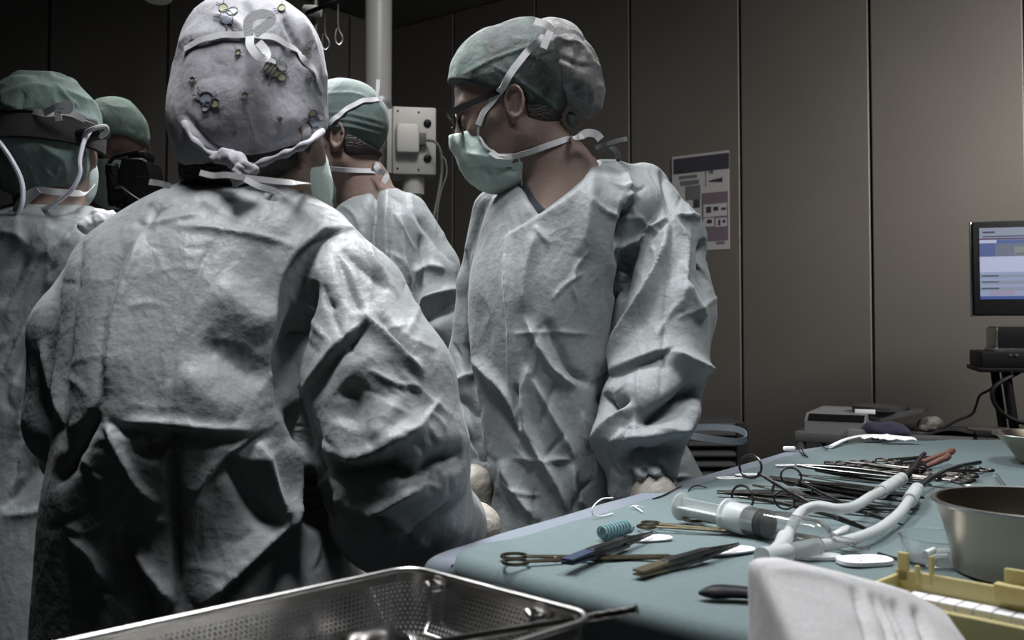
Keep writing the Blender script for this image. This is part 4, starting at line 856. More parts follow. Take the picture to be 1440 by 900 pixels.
o = make_clamp('needle_holder', 'needle holder with black and gold finger rings beside the blue suture coil', 'surgical instrument', .26, .015, .0026, .018, .2, 'dsteel', 'gold'); put(o, G(912, 738, .004), G(1110, 752, .004), 0, .26)
o = make_clamp('needle_holder', 'needle holder with gold rings right behind the black and gold ringed one', 'surgical instrument', .30, .015, .0026, .018, .2, 'dsteel', 'gold'); put(o, G(985, 728, .005), G(1222, 772, .006), 0, .3)
b = MB(); b.tube([G(1172, 752, .010), G(1186, 746, .011), G(1192, 742, .011)], [.003, .0048, .003], 10); set_origin(b.build('pearl_bead', M['paper']), G(1180, 748)); tag(bpy.data.objects['pearl_bead'], 'small white bead on the jaw tip beside the big syringe', 'bead')
# two clamps standing on their sides, one ring up
for (ru, rl, tip, lab) in (((1063, 656), (1050, 705), (1240, 752), 'ring clamp lying on edge with one large ring raised, left of the upright pair'), ((1118, 660), (1108, 715), (1270, 738), 'ring clamp lying on edge with one large ring raised, right of the upright pair')):
    o = make_clamp('ring_clamp', lab, 'surgical instrument', .24, .0185, .0022, .026, .3, 'dsteel', None)
    lo_ = G(*rl, .018); hi_ = Vector((lo_.x, lo_.y, 0)); mid = Vector((lo_.x, lo_.y, TG + .043)); put(o, mid, G(*tip, .004), math.radians(82), .24)
# the row of long instruments behind the syringe
IB = [(1124, 655, 1300, 674, .016), (1127, 668, 1295, 690, .012), (1085, 672, 1268, 704, .012), (1063, 683, 1255, 712, .008), (1012, 692, 1215, 700, .004), (1100, 694, 1262, 722, .005), (1135, 678, 1300, 700, .018),
      (1042, 700, 1235, 716, .004), (1150, 662, 1310, 682, .010), (1090, 705, 1245, 728, .012), (1140, 712, 1292, 716, .004)]
WH = ['topmost of the row, dark with two fine arms', 'bright pale one second from the back', 'black one with a thick shaft in the middle', 'one with a gold grip band', 'one reaching furthest left towards the syringe', 'thin one crossing the middle of the row',
      'narrow one lying on top of the others near the suction tip', 'one just behind the syringe barrel', 'one at the back beside the black clamps', 'one under the raised ring clamps', 'short dark pointed one at the front right of the row']
pa = make_forceps('thumb_forceps', 'x', 'surgical instrument',   .2, .0095, 'dsteel'); pb_ = make_forceps('thumb_forceps', 'x', 'surgical instrument', .2, .0095, 'steel', gold=True)
for k, (x0, y0, x1, y1, h) in enumerate(IB):
    src = pb_ if k in (1, 3) else pa
    o = src if k in (0, 1) else dup(src); put(o, G(x0, y0, h), G(x1, y1, max(.003, h - .004)), math.radians((k * 37) % 80 - 40), .2); o['group'] = 'long instruments in a row behind the syringe'; o['label'] = 'long surgical forceps, ' + WH[k]
# the heap of small black ring clamps
pc_ = make_clamp('mosquito_clamp', 'x', 'surgical instrument', .13, .011, .0024, .012, .32, 'dsteel'); first = True
CL = [(1178, 651, 1250, 668, .004), (1196, 657, 1290, 660, .005), (1212, 650, 1300, 668, .008), (1228, 658, 1318, 652, .010), (1250, 648, 1332, 640, .012), (1262, 655, 1322, 646, .012), (1285, 660, 1215, 652, .014), (1310, 668, 1240, 655, .008), (1338, 671, 1262, 655, .006), (1362, 668, 1275, 664, .008), (1378, 660, 1290, 668, .004), (1355, 676, 1270, 668, .014)]
CW = ['leftmost of the heap', 'second from the left in the heap', 'ring end just right of the leftmost two', 'lying across the middle of the heap', 'pointing at the reddish tips', 'closest to the reddish tips', 'turned round in the centre of the heap', 'ring end right under the suction tip',
      'ring end in front of the corrugated tube end', 'ring end second from the right', 'rightmost of the heap', 'lowest one at the right front of the heap']
for k, (x0, y0, x1, y1, h) in enumerate(CL):
    o = pc_ if first else dup(pc_); first = False; a = G(x0, y0, h); v = (G(x1, y1, h) - a).normalized() * .13
    put(o, a, a + v, 0, .13); o['group'] = 'heap of small black ring clamps'; o['label'] = 'small black ring clamp, ' + CW[k]
M['copper'] = mat('reddish_sleeve', (.15, .07, .055), .5, bump=.3, bscale=90)
for k, (x0, y0, x1, y1, lab) in enumerate(((1296, 650, 1336, 636, 'reddish brown tube tip pointing up behind the clamp heap'), (1302, 656, 1330, 644, 'shorter reddish brown tube tip in front of the longer one'))):
    b = MB(); b.tube([G(x0, y0, .012), G((x0 + x1) / 2, (y0 + y1) / 2, .018), G(x1, y1, .022)], [.004, .005, .0055], 10); b.tube([G(x1, y1, .022) + Vector((.0, 0, .0)), G(x1 + 3, y1 - 2, .022)], [.0062, .0062], 10); o = b.build('rubber_tip', M['copper']); set_origin(o, G(x0, y0, .012)); tag(o, lab, 'surgical instrument')

# ------------------------------------------------------------------ syringe
sy = empty('large_syringe', G(955, 700), 'big clear plastic syringe with a black stopper lying across the drape', 'syringe')
S0 = G(957, 712, .019); S1 = G(1060, 733, .0175); S2 = G(1168, 756, .017); ax = (S2 - S0).normalized()
def syM(o): return Matrix.Translation(o) @ orient(S0, S2).to_matrix().to_4x4() @ Matrix.Rotation(math.pi / 2, 4, 'Y')
Ls = (S2 - S0).length; br = .0165
b = MB(); b.lathe([(.0005, 0), (.016, 0), (.0175, .001), (.0175, .002), (.016, .003), (.0005, .003)], 28, syM(S0)); b.build('thumb_rest', M['frost'], sy, world=True)
b = MB(); bx = Matrix
for a in (0, math.pi / 2): b.box((-.0115, -.0009, .003), (.0115, .0009, Ls * .57), .0003, syM(S0) @ Matrix.Rotation(a, 4, 'Z'))
b.build('plunger_rod', M['frost'], sy, False, world=True)
b = MB(); b.lathe([(.001, 0), (.0158, .0), (.0162, .003), (.0152, .005), (.0162, .009), (.0158, .012), (.001, .016)], 28, syM(S0 + ax * Ls * .57)); b.build('stopper', M['matte_black'], sy, world=True)
b = MB(); z0 = Ls * .40; b.lathe([(br, z0), (br, Ls * .93), (.012, Ls * .97), (.004, Ls), (.0035, Ls + .03), (.0025, Ls + .03), (.003, Ls), (.0105, Ls * .965), (br - .0011, Ls * .925), (br - .0011, z0), (br, z0)], 36, syM(S0), False); b.build('barrel', M['clear'], sy, world=True)
b = MB(); b.lathe([(br + .0005, z0 - .012), (br + .005, z0 - .011), (br + .005, z0 - .008), (br + .0012, z0 - .006), (br + .0012, z0 + .018), (br + .0002, z0 + .02)], 32, syM(S0), False); b.build('finger_flange', M['frost'], sy, world=True)

# ------------------------------------------------------------------ suction tubing with its Y piece
M['tubing'] = mat('silicone_tubing', (.84, .87, .87), .34, trans=.62, ior=1.2)
def solid_tube(name, pts, r, m, label, cat, parts=None, n=14):
    root = empty(name, Vector(pts[0]), label, cat); b = MB(); sp = spline(pts, 8); b.tube(sp, r if not isinstance(r, list) else [np.interp(k / (len(sp) - 1), np.linspace(0, 1, len(r)), r) for k in range(len(sp))], n); b.build('tube', M[m], root, world=True)
    return root
t1 = solid_tube('suction_tube', [G(1102, 772, .012), G(1110, 748, .018), G(1125, 722, .030), G(1150, 712, .038), G(1178, 716, .036), G(1202, 712, .030), G(1225, 698, .026), G(1245, 688, .022), G(1262, 676, .02)], .0062, 'tubing', 'clear suction tube arching over the instruments to a ribbed end', 'tube')
b = MB(); q0 = G(1238, 692, .022); q1 = G(1268, 673, .02)
b.tube([q0.lerp(q1, k / 16) for k in range(17)], [.0094 if k % 4 < 2 else .0078 for k in range(17)], 14); b.build('ribbed_cuff', M['frost'], t1, world=True)
b = MB(); b.tube(spline([G(1266, 674, .02), G(1282, 660, .02), G(1293, 645, .026), G(1300, 638, .03)], 5), .0036, 8); b.build('metal_tip', M['dsteel'], t1, world=True)
t2 = solid_tube('suction_tube', [G(1108, 776, .010), G(1150, 768, .010), G(1195, 760, .011), G(1235, 745, .012), G(1262, 725, .014), G(1278, 705, .016), G(1286, 692, .016)], .0066, 'tubing', 'clear suction tube curving in front of the instruments to a dark tip', 'tube')
b = MB(); q0 = G(1279, 704, .016); q1 = G(1290, 688, .018); b.tube([q0.lerp(q1, k / 12) for k in range(13)], [.0096 if k % 4 < 2 else .0082 for k in range(13)], 14); b.build('ribbed_cuff', M['frost'], t2, world=True)
b = MB(); b.tube(spline([G(1290, 688, .018), G(1310, 672, .020), G(1345, 657, .022), G(1378, 650, .020)], 5), [.0048] * 6 + [.0036] * 10, 8); b.build('metal_tip', M['dsteel'], t2, world=True)
yp = empty('tube_connector', G(1085, 780), 'clear Y-shaped connector where the two suction tubes join', 'connector')
b = MB(); b.tube([G(1072, 784, .012), G(1090, 779, .012), G(1108, 776, .012)], [.0105, .0085, .009], 14); b.tube([G(1088, 778, .012), G(1098, 768, .014), G(1104, 756, .017)], [.008, .008, .0088], 12); b.build('y_body', M['tubing'], yp, world=True)
b = MB(); b.tube([G(1110, 776, .012), G(1128, 773, .012), G(1150, 768, .012)], .0092, 14); b.build('collar', M['clear'], yp, world=True)
b = MB(); b.tube([G(1235, 668 + 110, .002), G(1275, 790, .002), G(1300, 796, .003)], .0016, 6); o = b.build('thin_cable', M['black']); set_origin(o, G(1235, 778)); tag(o, 'thin black lead running to the clear dish', 'cable')

# ------------------------------------------------------------------ white tags with handwriting-like marks
def tagplate(px, py, w_, h_, ang, label, marks=3, th=.0016, m='paper', hz=.001):
    c = G(px, py, hz); b = MB(); n = 28; poly = []
    for k in range(n):
        a = 2 * math.pi * k / n; ca, sa = math.cos(a), math.sin(a); poly.append((w_ / 2 * abs(ca) ** .7 * (1 if ca > 0 else -1), h_ / 2 * abs(sa) ** .8 * (1 if sa > 0 else -1)))
    b.prism(poly, 0, th); o = b.build('instrument_tag', M[m], None, False); o.location = c; o.rotation_euler = (0, 0, math.radians(ang)); tag(o, label, 'tag')
    if marks:
        rnd = random.Random(int(px)); q = MB()
        for r_ in range(marks):
            y = (r_ - (marks - 1) / 2) * h_ * .22; x = -w_ * .3
            while x < w_ * .3: l = rnd.uniform(.001, .003); q.box((x, y - h_ * .06, th), (x + l * .5, y + h_ * .09 * rnd.uniform(.3, 1), th + .0002), 0); q.box((x, y, th), (x + l, y + h_ * .02, th + .0002), 0); x += l + .0012
        q.build('writing', M['inkgrey'], o, False)
    return o
M['inkgrey'] = mat('grey_ink', (.05, .05, .09), .8)
tagplate(915, 758, .052, .028, 18, 'oval white tag with writing under the blue-taped forceps')
tagplate(1022, 775, .068, .030, 22, 'oval white tag with writing under the brass-heeled forceps')
tagplate(1216, 791, .058, .036, 10, 'round white tag with writing beside the yellow rack', 3, .004)
tagplate(1148, 784, .052, .026, 0, 'plain clear-white lid behind the gauze pack', 0, .003, 'frost')
tagplate(1026, 673, .045, .026, 12, 'white tag near the far edge, left of the raised rings', 2, .0016, 'paper', -.003)
tagplate(1052, 668, .045, .022, 14, 'white tag near the far edge, half behind the first raised ring', 2)
tagplate(1104, 655, .035, .016, 10, 'small white strip on the far edge behind the second raised ring', 1)
# blue suture coil, thread, needles
rt = empty('suture_coil', G(863, 748), 'small pale blue spiral sleeve beside the dark forceps', 'coil'); b = MB(); q0 = G(846, 750, .009); q1 = G(884, 740, .009); d_ = (q1 - q0); sx = d_.cross(Vector((0, 0, 1))).normalized(); n_ = 110
M['bluecoil'] = mat('blue_silicone', (.20, .34, .38), .4, trans=.3)
b.tube([q0 + d_ * (k / n_) + (sx * math.cos(k * .52) + Vector((0, 0, 1)) * math.sin(k * .52)) * .0075 for k in range(n_)], .0014, 6); b.build('spiral', M['bluecoil'], rt, world=True)
b = MB(); b.tube([q0 + d_ * .05, q0 + d_ * .95], .0055, 12); b.build('core', M['bluecoil'], rt, world=True)
b = MB(); b.tube(spline([G(862, 700, .022), G(846, 702, .022), G(834, 713, .014), G(834, 724, .004), G(846, 726, .0), G(862, 722, .0)], 6), .0009, 6); o = b.build('suture_thread', M['paper']); set_origin(o, G(840, 724)); tag(o, 'curled white suture thread standing up at the blue edge', 'thread')
b = MB(); b.tube(spline([G(886, 713, .0), G(895, 711, .004), G(905, 714, .0)], 5), .0008, 6); b.tube(spline([G(890, 711, .0), G(900, 717, .001), G(904, 720, .0)], 5), .0007, 6); o = b.build('suture_thread', M['paper']); set_origin(o, G(895, 713)); tag(o, 'short white suture scraps lying by the gloved hand', 'thread')
for k, (a, c_, lab) in enumerate((([(968, 690), (975, 684), (984, 683), (994, 686)], .003, 'curved black suture needle behind the syringe end'), ([(918, 702), (932, 697), (950, 688), (958, 684)], .001, 'straight dark green wire along the blue edge'),
        ([(1118, 628), (1124, 634), (1130, 640), (1136, 642)], .004, 'black needle near the far edge, left one'), ([(1128, 632), (1130, 637), (1134, 641)], .006, 'black needle near the far edge, beside the left one'), ([(1150, 622), (1156, 627), (1160, 630), (1164, 631)], .005, 'black needle near the far edge, right one'))):
    b = MB(); b.tube(spline([G(x, y, c_ * math.sin(i * 1.1)) for i, (x, y) in enumerate(a)], 5), .0011, 6); o = b.build('suture_needle', M['black']); set_origin(o, G(*a[0])); tag(o, lab, 'needle')
b = MB(); b.box((-.012, -.006, 0), (.012, .006, .009), .003); o = b.build('foam_block', M['paper']); o.location = G(1110, 634, -.006); tag(o, 'tiny white block on the far corner of the blue drape', 'block')
# white tubing and paper strips on the far edge
b = MB(); b.tube(spline([G(1168, 628, .004), G(1190, 618, .008), G(1215, 613, .010), G(1245, 613, .008), G(1280, 616, .004)], 6), .005, 8, flat=.6); o = b.build('white_hose', M['paper']); set_origin(o, G(1168, 628)); tag(o, 'white hose arching along the far table edge', 'hose')
for k, (x, y, a, lab) in enumerate(((1232, 618, 15, 'crumpled white paper strip at the left of two on the far edge'), (1262, 621, -12, 'flat white paper strip, right of the crumpled one'))):
    V = []; n_ = 9
    for i in range(n_ + 1):
        for j in (0, 1): V.append(((i / n_ - .5) * .075, (j - .5) * .028, .003 + .003 * math.sin(i * .9 + k) ** 2 + .003 * j))
    o = link('paper_strip', V + [(x_, y_, z_ + .001) for x_, y_, z_ in V], [[2 * i, 2 * i + 1, 2 * i + 3, 2 * i + 2][::-1] for i in range(n_)] + [[2 * i + 2 * n_ + 2, 2 * i + 2 * n_ + 3, 2 * i + 2 * n_ + 5, 2 * i + 2 * n_ + 4] for i in range(n_)], M['paper'], None, False); o.location = G(x, y, .003); o.rotation_euler = (0, 0, math.radians(a)); tag(o, lab, 'paper')

# ------------------------------------------------------------------ bowls, dish
M['bowlsteel'] = mat('brushed_bowl_steel', (.40, .35, .28), .28, 1.0, bump=.05, bscale=6)
def bowl(name, c, R, h, rb, label, cat='bowl'):
    root = empty(name, c, label, cat); b = MB(); pr = [(.001, 0), (rb, 0), (rb + .006, .004)] + [(rb + .006 + (R - rb - .006) * t ** 1.3, .004 + (h - .004) * t) for t in (.2, .4, .6, .8, 1.0)]
    pi_ = [(max(.001, r - .0016), z + .0012) for r, z in reversed(pr)]; b.lathe(pr + pi_, 56, None, False); b.build('basin', M['bowlsteel'], root)
    b = MB(); b.tube([((R + .002) * math.cos(a), (R + .002) * math.sin(a), h) for a in [2 * math.pi * k / 56 for k in range(56)]], .0022, 8, True); b.build('rolled_rim', M['chrome'], root); return root
cb = G(1445, 812); bowl('steel_basin', Vector((.515, .985, TG)), .092, .071, .070, 'large deep stainless steel basin at the right table edge')
b2 = T(1470, 652, TG); bowl('steel_bowl', Vector((b2.x, b2.y, TG)), .082, .052, .04, 'small stainless steel bowl at the far right of the table')
ds = empty('clear_dish', G(1330, 800), 'clear plastic dish with small fittings in front of the big basin', 'dish'); c = G(1322, 790)
ds.location = c
b = MB(); b.lathe([(.001, 0), (.030, 0), (.036, .008), (.039, .026), (.041, .027), (.038, .0265), (.0345, .009), (.029, .0015), (.001, .0015)], 36, None, False); b.build('dish_wall', M['clear'], ds)
for k in range(5):
    b = MB(); a = k * 1.3; b.tube([(.014 * math.cos(a), .014 * math.sin(a), .006), (.014 * math.cos(a) + .012, .014 * math.sin(a) + .006 * (-1) ** k, .009)], [.004, .003], 8); b.build('fitting', M['frost' if k % 2 else 'paper'], ds)
for (x0, y0, x1, y1, lab) in ((1345, 672, 1366, 686, 'cream plastic stick leaning by the basin rim'), (1400, 668, 1412, 684, 'clear plastic stick behind the basin rim')):
    b = MB(); b.tube([G(x0, y0, .006), G(x1, y1, .004)], .0034, 8); o = b.build('plastic_stick', M['paper' if x0 < 1380 else 'clear']); set_origin(o, G(x0, y0)); tag(o, lab, 'stick')

# ------------------------------------------------------------------ gauze pack, black handle, yellow rack
M['gauze'] = cloth_mat('gauze_cloth', (.60, .595, .60, 1), .25, 8, .85)
gx = lambda px, py, d: A_(P(px, py, d))
def gz(X):
    q = X - A_([.262, .72, TG]); a = math.radians(-8); qx = q[:, 0] * math.cos(a) - q[:, 1] * math.sin(a); qy = q[:, 0] * math.sin(a) + q[:, 1] * math.cos(a); qz = q[:, 2]
    top_ = .070 - .27 * np.clip(qx + .055, 0, 1) - .25 * np.clip(qx - .045, 0, 1) - .62 * np.clip(.035 - qy, 0, 1)
    d = np.maximum(np.abs(qx - .0) - .078, np.abs(qy + .01) - .062); d = smax(d, (qz - top_) * .8, .010); return smax(d, -qz + .001, .004)
V, Q = nets(gz, (.1, .58, TG - .02), (.42, .84, TG + .12), .0028)
V = crumple(V, Q, .002, .08, 5); V = fold(V, Q, [('v', 4, 4, [(1200, 825), (1215, 870), (1225, 910)]), ('v', 4, 4, [(1225, 832), (1245, 870), (1255, 910)]), ('v', 4, 5, [(1255, 842), (1272, 875), (1285, 910)]), ('v', 4, 5, [(1285, 852), (1300, 885), (1305, 910)]), ('v', 3, 4, [(1240, 836), (1262, 875), (1270, 910)]), ('r', 6, 1.5, [(1085, 800), (1150, 805), (1200, 825)])])
o = link('gauze_pack', V, Q, M['gauze']); set_origin(o, (.262, .72, TG)); tag(o, 'thick folded pack of bright white gauze in the foreground', 'gauze')
b = MB(); q = [G(982, 834, .006), G(1012, 832, .008), G(1045, 833, .009), G(1095, 838, .009)]; b.tube(spline(q, 5), [.002, .005, .0075, .009, .010, .010, .010, .0095, .009, .009, .0085, .0085, .008, .008, .008, .008], 12, flat=.6)
hd = b.build('cautery_handle', M['black']); set_origin(hd, G(985, 829)); tag(hd, 'black flat instrument handle poking out beside the gauze pack', 'handle')
M['yellow'] = mat('yellow_plastic', (.48, .42, .20), .45, sss=.0); M['foam'] = mat('white_foam', (.66, .66, .68), .9)
R0 = T(1262, 846, TG); R1 = T(1440, 882, TG); rk = empty('counting_rack', R0, 'pale yellow plastic needle counting rack at the lower right', 'rack'); dx = (R1 - R0).normalized(); dy = Vector((-dx.y, dx.x, 0)); LR = .20
RM = Matrix(((dx.x, dy.x, 0, R0.x), (dx.y, dy.y, 0, R0.y), (0, 0, 1, TG), (0, 0, 0, 1)))
b = MB(); b.box((0, -.075, 0), (LR, .0, .004), .001, RM); b.box((0, -.004, 0), (LR, .0, .030), .001, RM); b.box((0, -.075, 0), (LR, -.071, .020), .001, RM); b.box((0, -.075, 0), (.004, 0, .026), .001, RM); b.box((LR - .004, -.075, 0), (LR, 0, .026), .001, RM)
b.add([(0.004, -.071, .020), (LR - .004, -.071, .020), (LR - .004, -.040, .012), (.004, -.040, .012), (0.004, -.071, .018), (LR - .004, -.071, .018), (LR - .004, -.040, .010), (.004, -.040, .010)], [(0, 1, 2, 3), (7, 6, 5, 4), (0, 4, 5, 1), (1, 5, 6, 2), (2, 6, 7, 3), (3, 7, 4, 0)], RM); b.build('shell', M['yellow'], rk, False, world=True)
for x0, x1, h, y0 in ((.002, .012, .045, -.004), (.018, .022, .036, -.006), (.030, .034, .046, -.004), (.092, .110, .046, -.004)):
    b = MB(); b.box((x0, y0, .02), (x1, y0 + .004, h), .0012, RM); b.build('peg', M['yellow'], rk, world=True)
b = MB(); b.box((.086, -.012, .020), (.118, -.002, .034), .001, RM); b.build('clip', M['yellow'], rk, False, world=True)
for k in range(12):
    b = MB(); b.box((.018 + k * .0145, -.026, .004), (.0315 + k * .0145, -.006, .014), .0006, RM); b.build('foam_cell', M['foam'], rk, False, world=True)

# ------------------------------------------------------------------ perforated tray
def perf_mat():
    m = bpy.data.materials.new('perforated_steel'); m.use_nodes = True; nt = m.node_tree; N = nt.nodes; L = nt.links; b = N['Principled BSDF']
    b.inputs['Metallic'].default_value = 1; b.inputs['Roughness'].default_value = .27; b.inputs['Base Color'].default_value = (.62, .61, .59, 1)
    tc = N.new('ShaderNodeUVMap'); p = .0042; fs = []
    for off in (0, .5):
        mp = N.new('ShaderNodeVectorMath'); mp.operation = 'MULTIPLY'; L.new(tc.outputs[0], mp.inputs[0]); mp.inputs[1].default_value = (1 / p, 1 / (p * 1.732), 1)
        ad = N.new('ShaderNodeVectorMath'); ad.operation = 'ADD'; L.new(mp.outputs[0], ad.inputs[0]); ad.inputs[1].default_value = (off, off, 0)
        fr = N.new('ShaderNodeVectorMath'); fr.operation = 'FRACTION'; L.new(ad.outputs[0], fr.inputs[0])
        su = N.new('ShaderNodeVectorMath'); su.operation = 'SUBTRACT'; L.new(fr.outputs[0], su.inputs[0]); su.inputs[1].default_value = (.5, .5, 0)
        sc = N.new('ShaderNodeVectorMath'); sc.operation = 'MULTIPLY'; L.new(su.outputs[0], sc.inputs[0]); sc.inputs[1].default_value = (1, 1.732, 0)
        ln = N.new('ShaderNodeVectorMath'); ln.operation = 'LENGTH'; L.new(sc.outputs[0], ln.inputs[0]); fs.append(ln.outputs['Value'])
    mn = N.new('ShaderNodeMath'); mn.operation = 'MINIMUM'; L.new(fs[0], mn.inputs[0]); L.new(fs[1], mn.inputs[1])
    lt = N.new('ShaderNodeMath'); lt.operation = 'GREATER_THAN'; L.new(mn.outputs[0], lt.inputs[0]); lt.inputs[1].default_value = .29
    sp = N.new('ShaderNodeSeparateXYZ'); L.new(tc.outputs[0], sp.inputs[0]); g = N.new('ShaderNodeMath'); g.operation = 'GREATER_THAN'; L.new(sp.outputs[1], g.inputs[0]); g.inputs[1].default_value = 9.988
    mx = N.new('ShaderNodeMath'); mx.operation = 'MAXIMUM'; L.new(lt.outputs[0], mx.inputs[0]); L.new(g.outputs[0], mx.inputs[1]); L.new(mx.outputs[0], b.inputs['Alpha'])
    return m
M['perf'] = perf_mat()
tz0 = .992; rz = 1.046; K = T(578, 798, rz); ea = (T(832, 866, rz) - K).normalized(); eb = Vector((ea.y, -ea.x, 0)); La = (T(832, 866, rz) - K).length + .004; Lb = .46
if eb.x > 0: eb = -eb
tr = empty('perforated_tray', K, 'stainless steel perforated instrument tray in the near foreground', 'tray'); rc_ = .022
def tray_loop(inset, r):
    pts = []; x0, x1, y0, y1 = inset, La - inset, inset, Lb - inset
    for cx, cy, a0 in ((x0 + r, y0 + r, 180), (x1 - r, y0 + r, 270), (x1 - r, y1 - r, 0), (x0 + r, y1 - r, 90)):
        for k in range(9): a = math.radians(a0 + k * 90 / 8); pts.append((cx + r * math.cos(a), cy + r * math.sin(a)))
    return pts
def W(p, z): v = K + ea * p[0] + eb * p[1]; return Vector((v.x, v.y, z))
V = []; F = []; UV = []; lv = [(0, rz), (.0005, rz - .010), (.003, tz0 + .010), (.006, tz0 + .003), (.010, tz0)]; nl = 36; 
for i, (ins, z) in enumerate(lv):
    lp = tray_loop(ins, rc_ - ins * .6); s_ = 0
    for k in range(nl + 1):
        p_ = lp[k % nl]
        if k: q_ = lp[k - 1]; s_ += math.hypot(p_[0] - q_[0], p_[1] - q_[1])
        V.append(W(p_, z)); UV.append((s_, 10 - (rz - z) if i == 0 else 9.99 - (rz - .010 - z) - .003))
for i in range(len(lv) - 1):
    for k in range(nl): a = i * (nl + 1) + k; F.append([a, a + 1, a + nl + 2, a + nl + 1])
base_i = len(V); lp = tray_loop(.010, rc_ - .006); 
for p_ in lp: V.append(W(p_, tz0)); UV.append((p_[0], p_[1]))
F.append([base_i + k for k in range(nl)][::-1])
link('basket', V, F, M['perf'], tr, True, UV, world=True).data.set_sharp_from_angle(angle=math.radians(50))
b = MB(); b.tube([W(p_, rz) for p_ in tray_loop(-.001, rc_)], .0024, 8, True); b.build('rim_wire', M['chrome'], tr, world=True)
for x0, x1 in ((.035, .15),):
    hp = [W((x0, .005), rz - .004), W((x0, .008), rz - .012), W((x0, .010), rz - .036), W((x0 + .01, .022), rz - .042), W((x1 - .01, .022), rz - .042), W((x1, .010), rz - .036), W((x1, .008), rz - .012), W((x1, .005), rz - .004)]
    b = MB(); b.tube(hp, .0021, 8); b.build('handle', M['chrome'], tr, world=True)
    for x in (x0, x1):
        b = MB(); b.tube([W((x - .009, .004), rz - .008), W((x, .007), rz - .011), W((x + .009, .004), rz - .008)], .0024, 8); b.build('handle_bracket', M['chrome'], tr, world=True)
b = MB(); b.box((-.002, -.0045, -.006), (.022, -.0005, .003), .001, Matrix(((ea.x, eb.x, 0, W((.10, 0), rz).x), (ea.y, eb.y, 0, W((.10, 0), rz).y), (0, 0, 1, rz), (0, 0, 0, 1)))); b.build('label_clip', M['black'], tr, world=True)
tt = empty('side_table', W((La / 2, Lb / 2), 0), 'small steel trolley under the perforated tray', 'table'); b = MB(); b.prism([(W(p_, 0).x, W(p_, 0).y) for p_ in tray_loop(-.03, .03)][::-1], tz0 - .03, tz0 - .001); b.build('tabletop', M['steel'], tt, False, world=True)
for x, y in ((.0, .0), (La, 0), (La, Lb), (0, Lb)):
    b = MB(); b.tube([W((x, y), .0), W((x, y), tz0 - .03)], .011, 10); b.build('leg', M['steel'], tt, world=True)
TRI = [((.05, .10), (.16, .20), .005, 'steel clamp lying in the tray nearest its far corner'), ((.03, .16), (.15, .06), .009, 'steel clamp with its rings towards the left rim of the tray'), ((.10, .13), (.02, .25), .006, 'steel clamp lying in the middle of the tray'), ((.12, .22), (.06, .08), .011, 'steel clamp crossing on top of the others in the tray')]
for k, (a, c_, h, lab) in enumerate(TRI):
    o = make_clamp('tray_clamp', lab, 'surgical instrument', .15, .013, .0026, .014, .3, 'dsteel', 'gold' if k == 1 else None, 'clamps lying in the perforated tray') if k < 2 else dup(o)
    put(o, W(a, tz0 + h), W(c_, tz0 + h), 0, None, lab)
V, Q = nets(lambda X: smin(rc(X, tuple(W((.035, .055), tz0 + .012)), tuple(W((.07, .085), tz0 + .012)), .011, .014), rc(X, tuple(W((.05, .05), tz0 + .012)), tuple(W((.04, .09), tz0 + .014)), .008, .012), .01), A_(W((.05, .07), tz0)) - .07, A_(W((.05, .07), tz0)) + .07, .003)
V = crumple(V, Q, .004, .03, 7); o = link('metal_cup', V, Q, M['dsteel']); set_origin(o, W((.05, .07), tz0)); tag(o, 'pale rounded steel piece in the far corner of the tray', 'surgical instrument')
b = MB(); r0 = T(560, 912, 1.0); r1 = T(896, 857, 1.052); b.tube([r0.lerp(r1, t) for t in (0, .3, .6, .8)] + [r0.lerp(r1, .8 + .19 * k / 12) for k in range(13)] + [r1], [.003, .003, .003, .003] + [.0028 if k % 3 else .0034 for k in range(13)] + [.0036], 10); o = b.build('probe_rod', M['dsteel']); set_origin(o, r0); tag(o, 'long dark ridged rod sticking out over the right rim of the tray', 'surgical instrument')

# ------------------------------------------------------------------ poster on the wall
def wallpt(px, py, off=.0):
    o = C0 - ra * 0 ; r = ray(px, py); n = -rin; # plane through C0 with normal rin
    c = Vector((0, 0, CAMZ)); t = ((C0 + rin * off - c).dot(rin)) / r.dot(rin); return c + r * t
def flat_on_wall(name, x0, y0, x1, y1, off, m, parent, th=.0004, world=True):
    a = wallpt(x0, y0, off); c_ = wallpt(x1, y1, off); s0 = (a - C0).dot(ra); s1_ = (c_ - C0).dot(ra); z0, z1 = sorted((a.z, c_.z))
    Mx = Matrix(((ra.x, rin.x, 0, C0.x), (ra.y, rin.y, 0, C0.y), (0, 0, 1, 0), (0, 0, 0, 1)))
    b = MB(); b.box((min(s0, s1_), off, z0), (max(s0, s1_), off + th, z1), 0, Mx); return b.build(name, m, parent, False, world=world)
pm = lambda n, c: mat(n, c, .7)
po = flat_on_wall('notice_poster', 945, 221, 1026, 350, .001, pm('poster_paper', (.25, .24, .25, 1)), None, .002); set_origin(po, wallpt(985, 350)); tag(po, 'printed notice poster with a dark header taped to the panelled wall', 'poster')
M['p_dark'] = pm('poster_dark', (.018, .018, .028, 1)); M['p_pink'] = pm('poster_mauve', (.085, .065, .08, 1)); M['p_grey'] = pm('poster_grey', (.07, .075, .075, 1)); M['p_lt'] = pm('poster_light', (.26, .25, .27, 1))
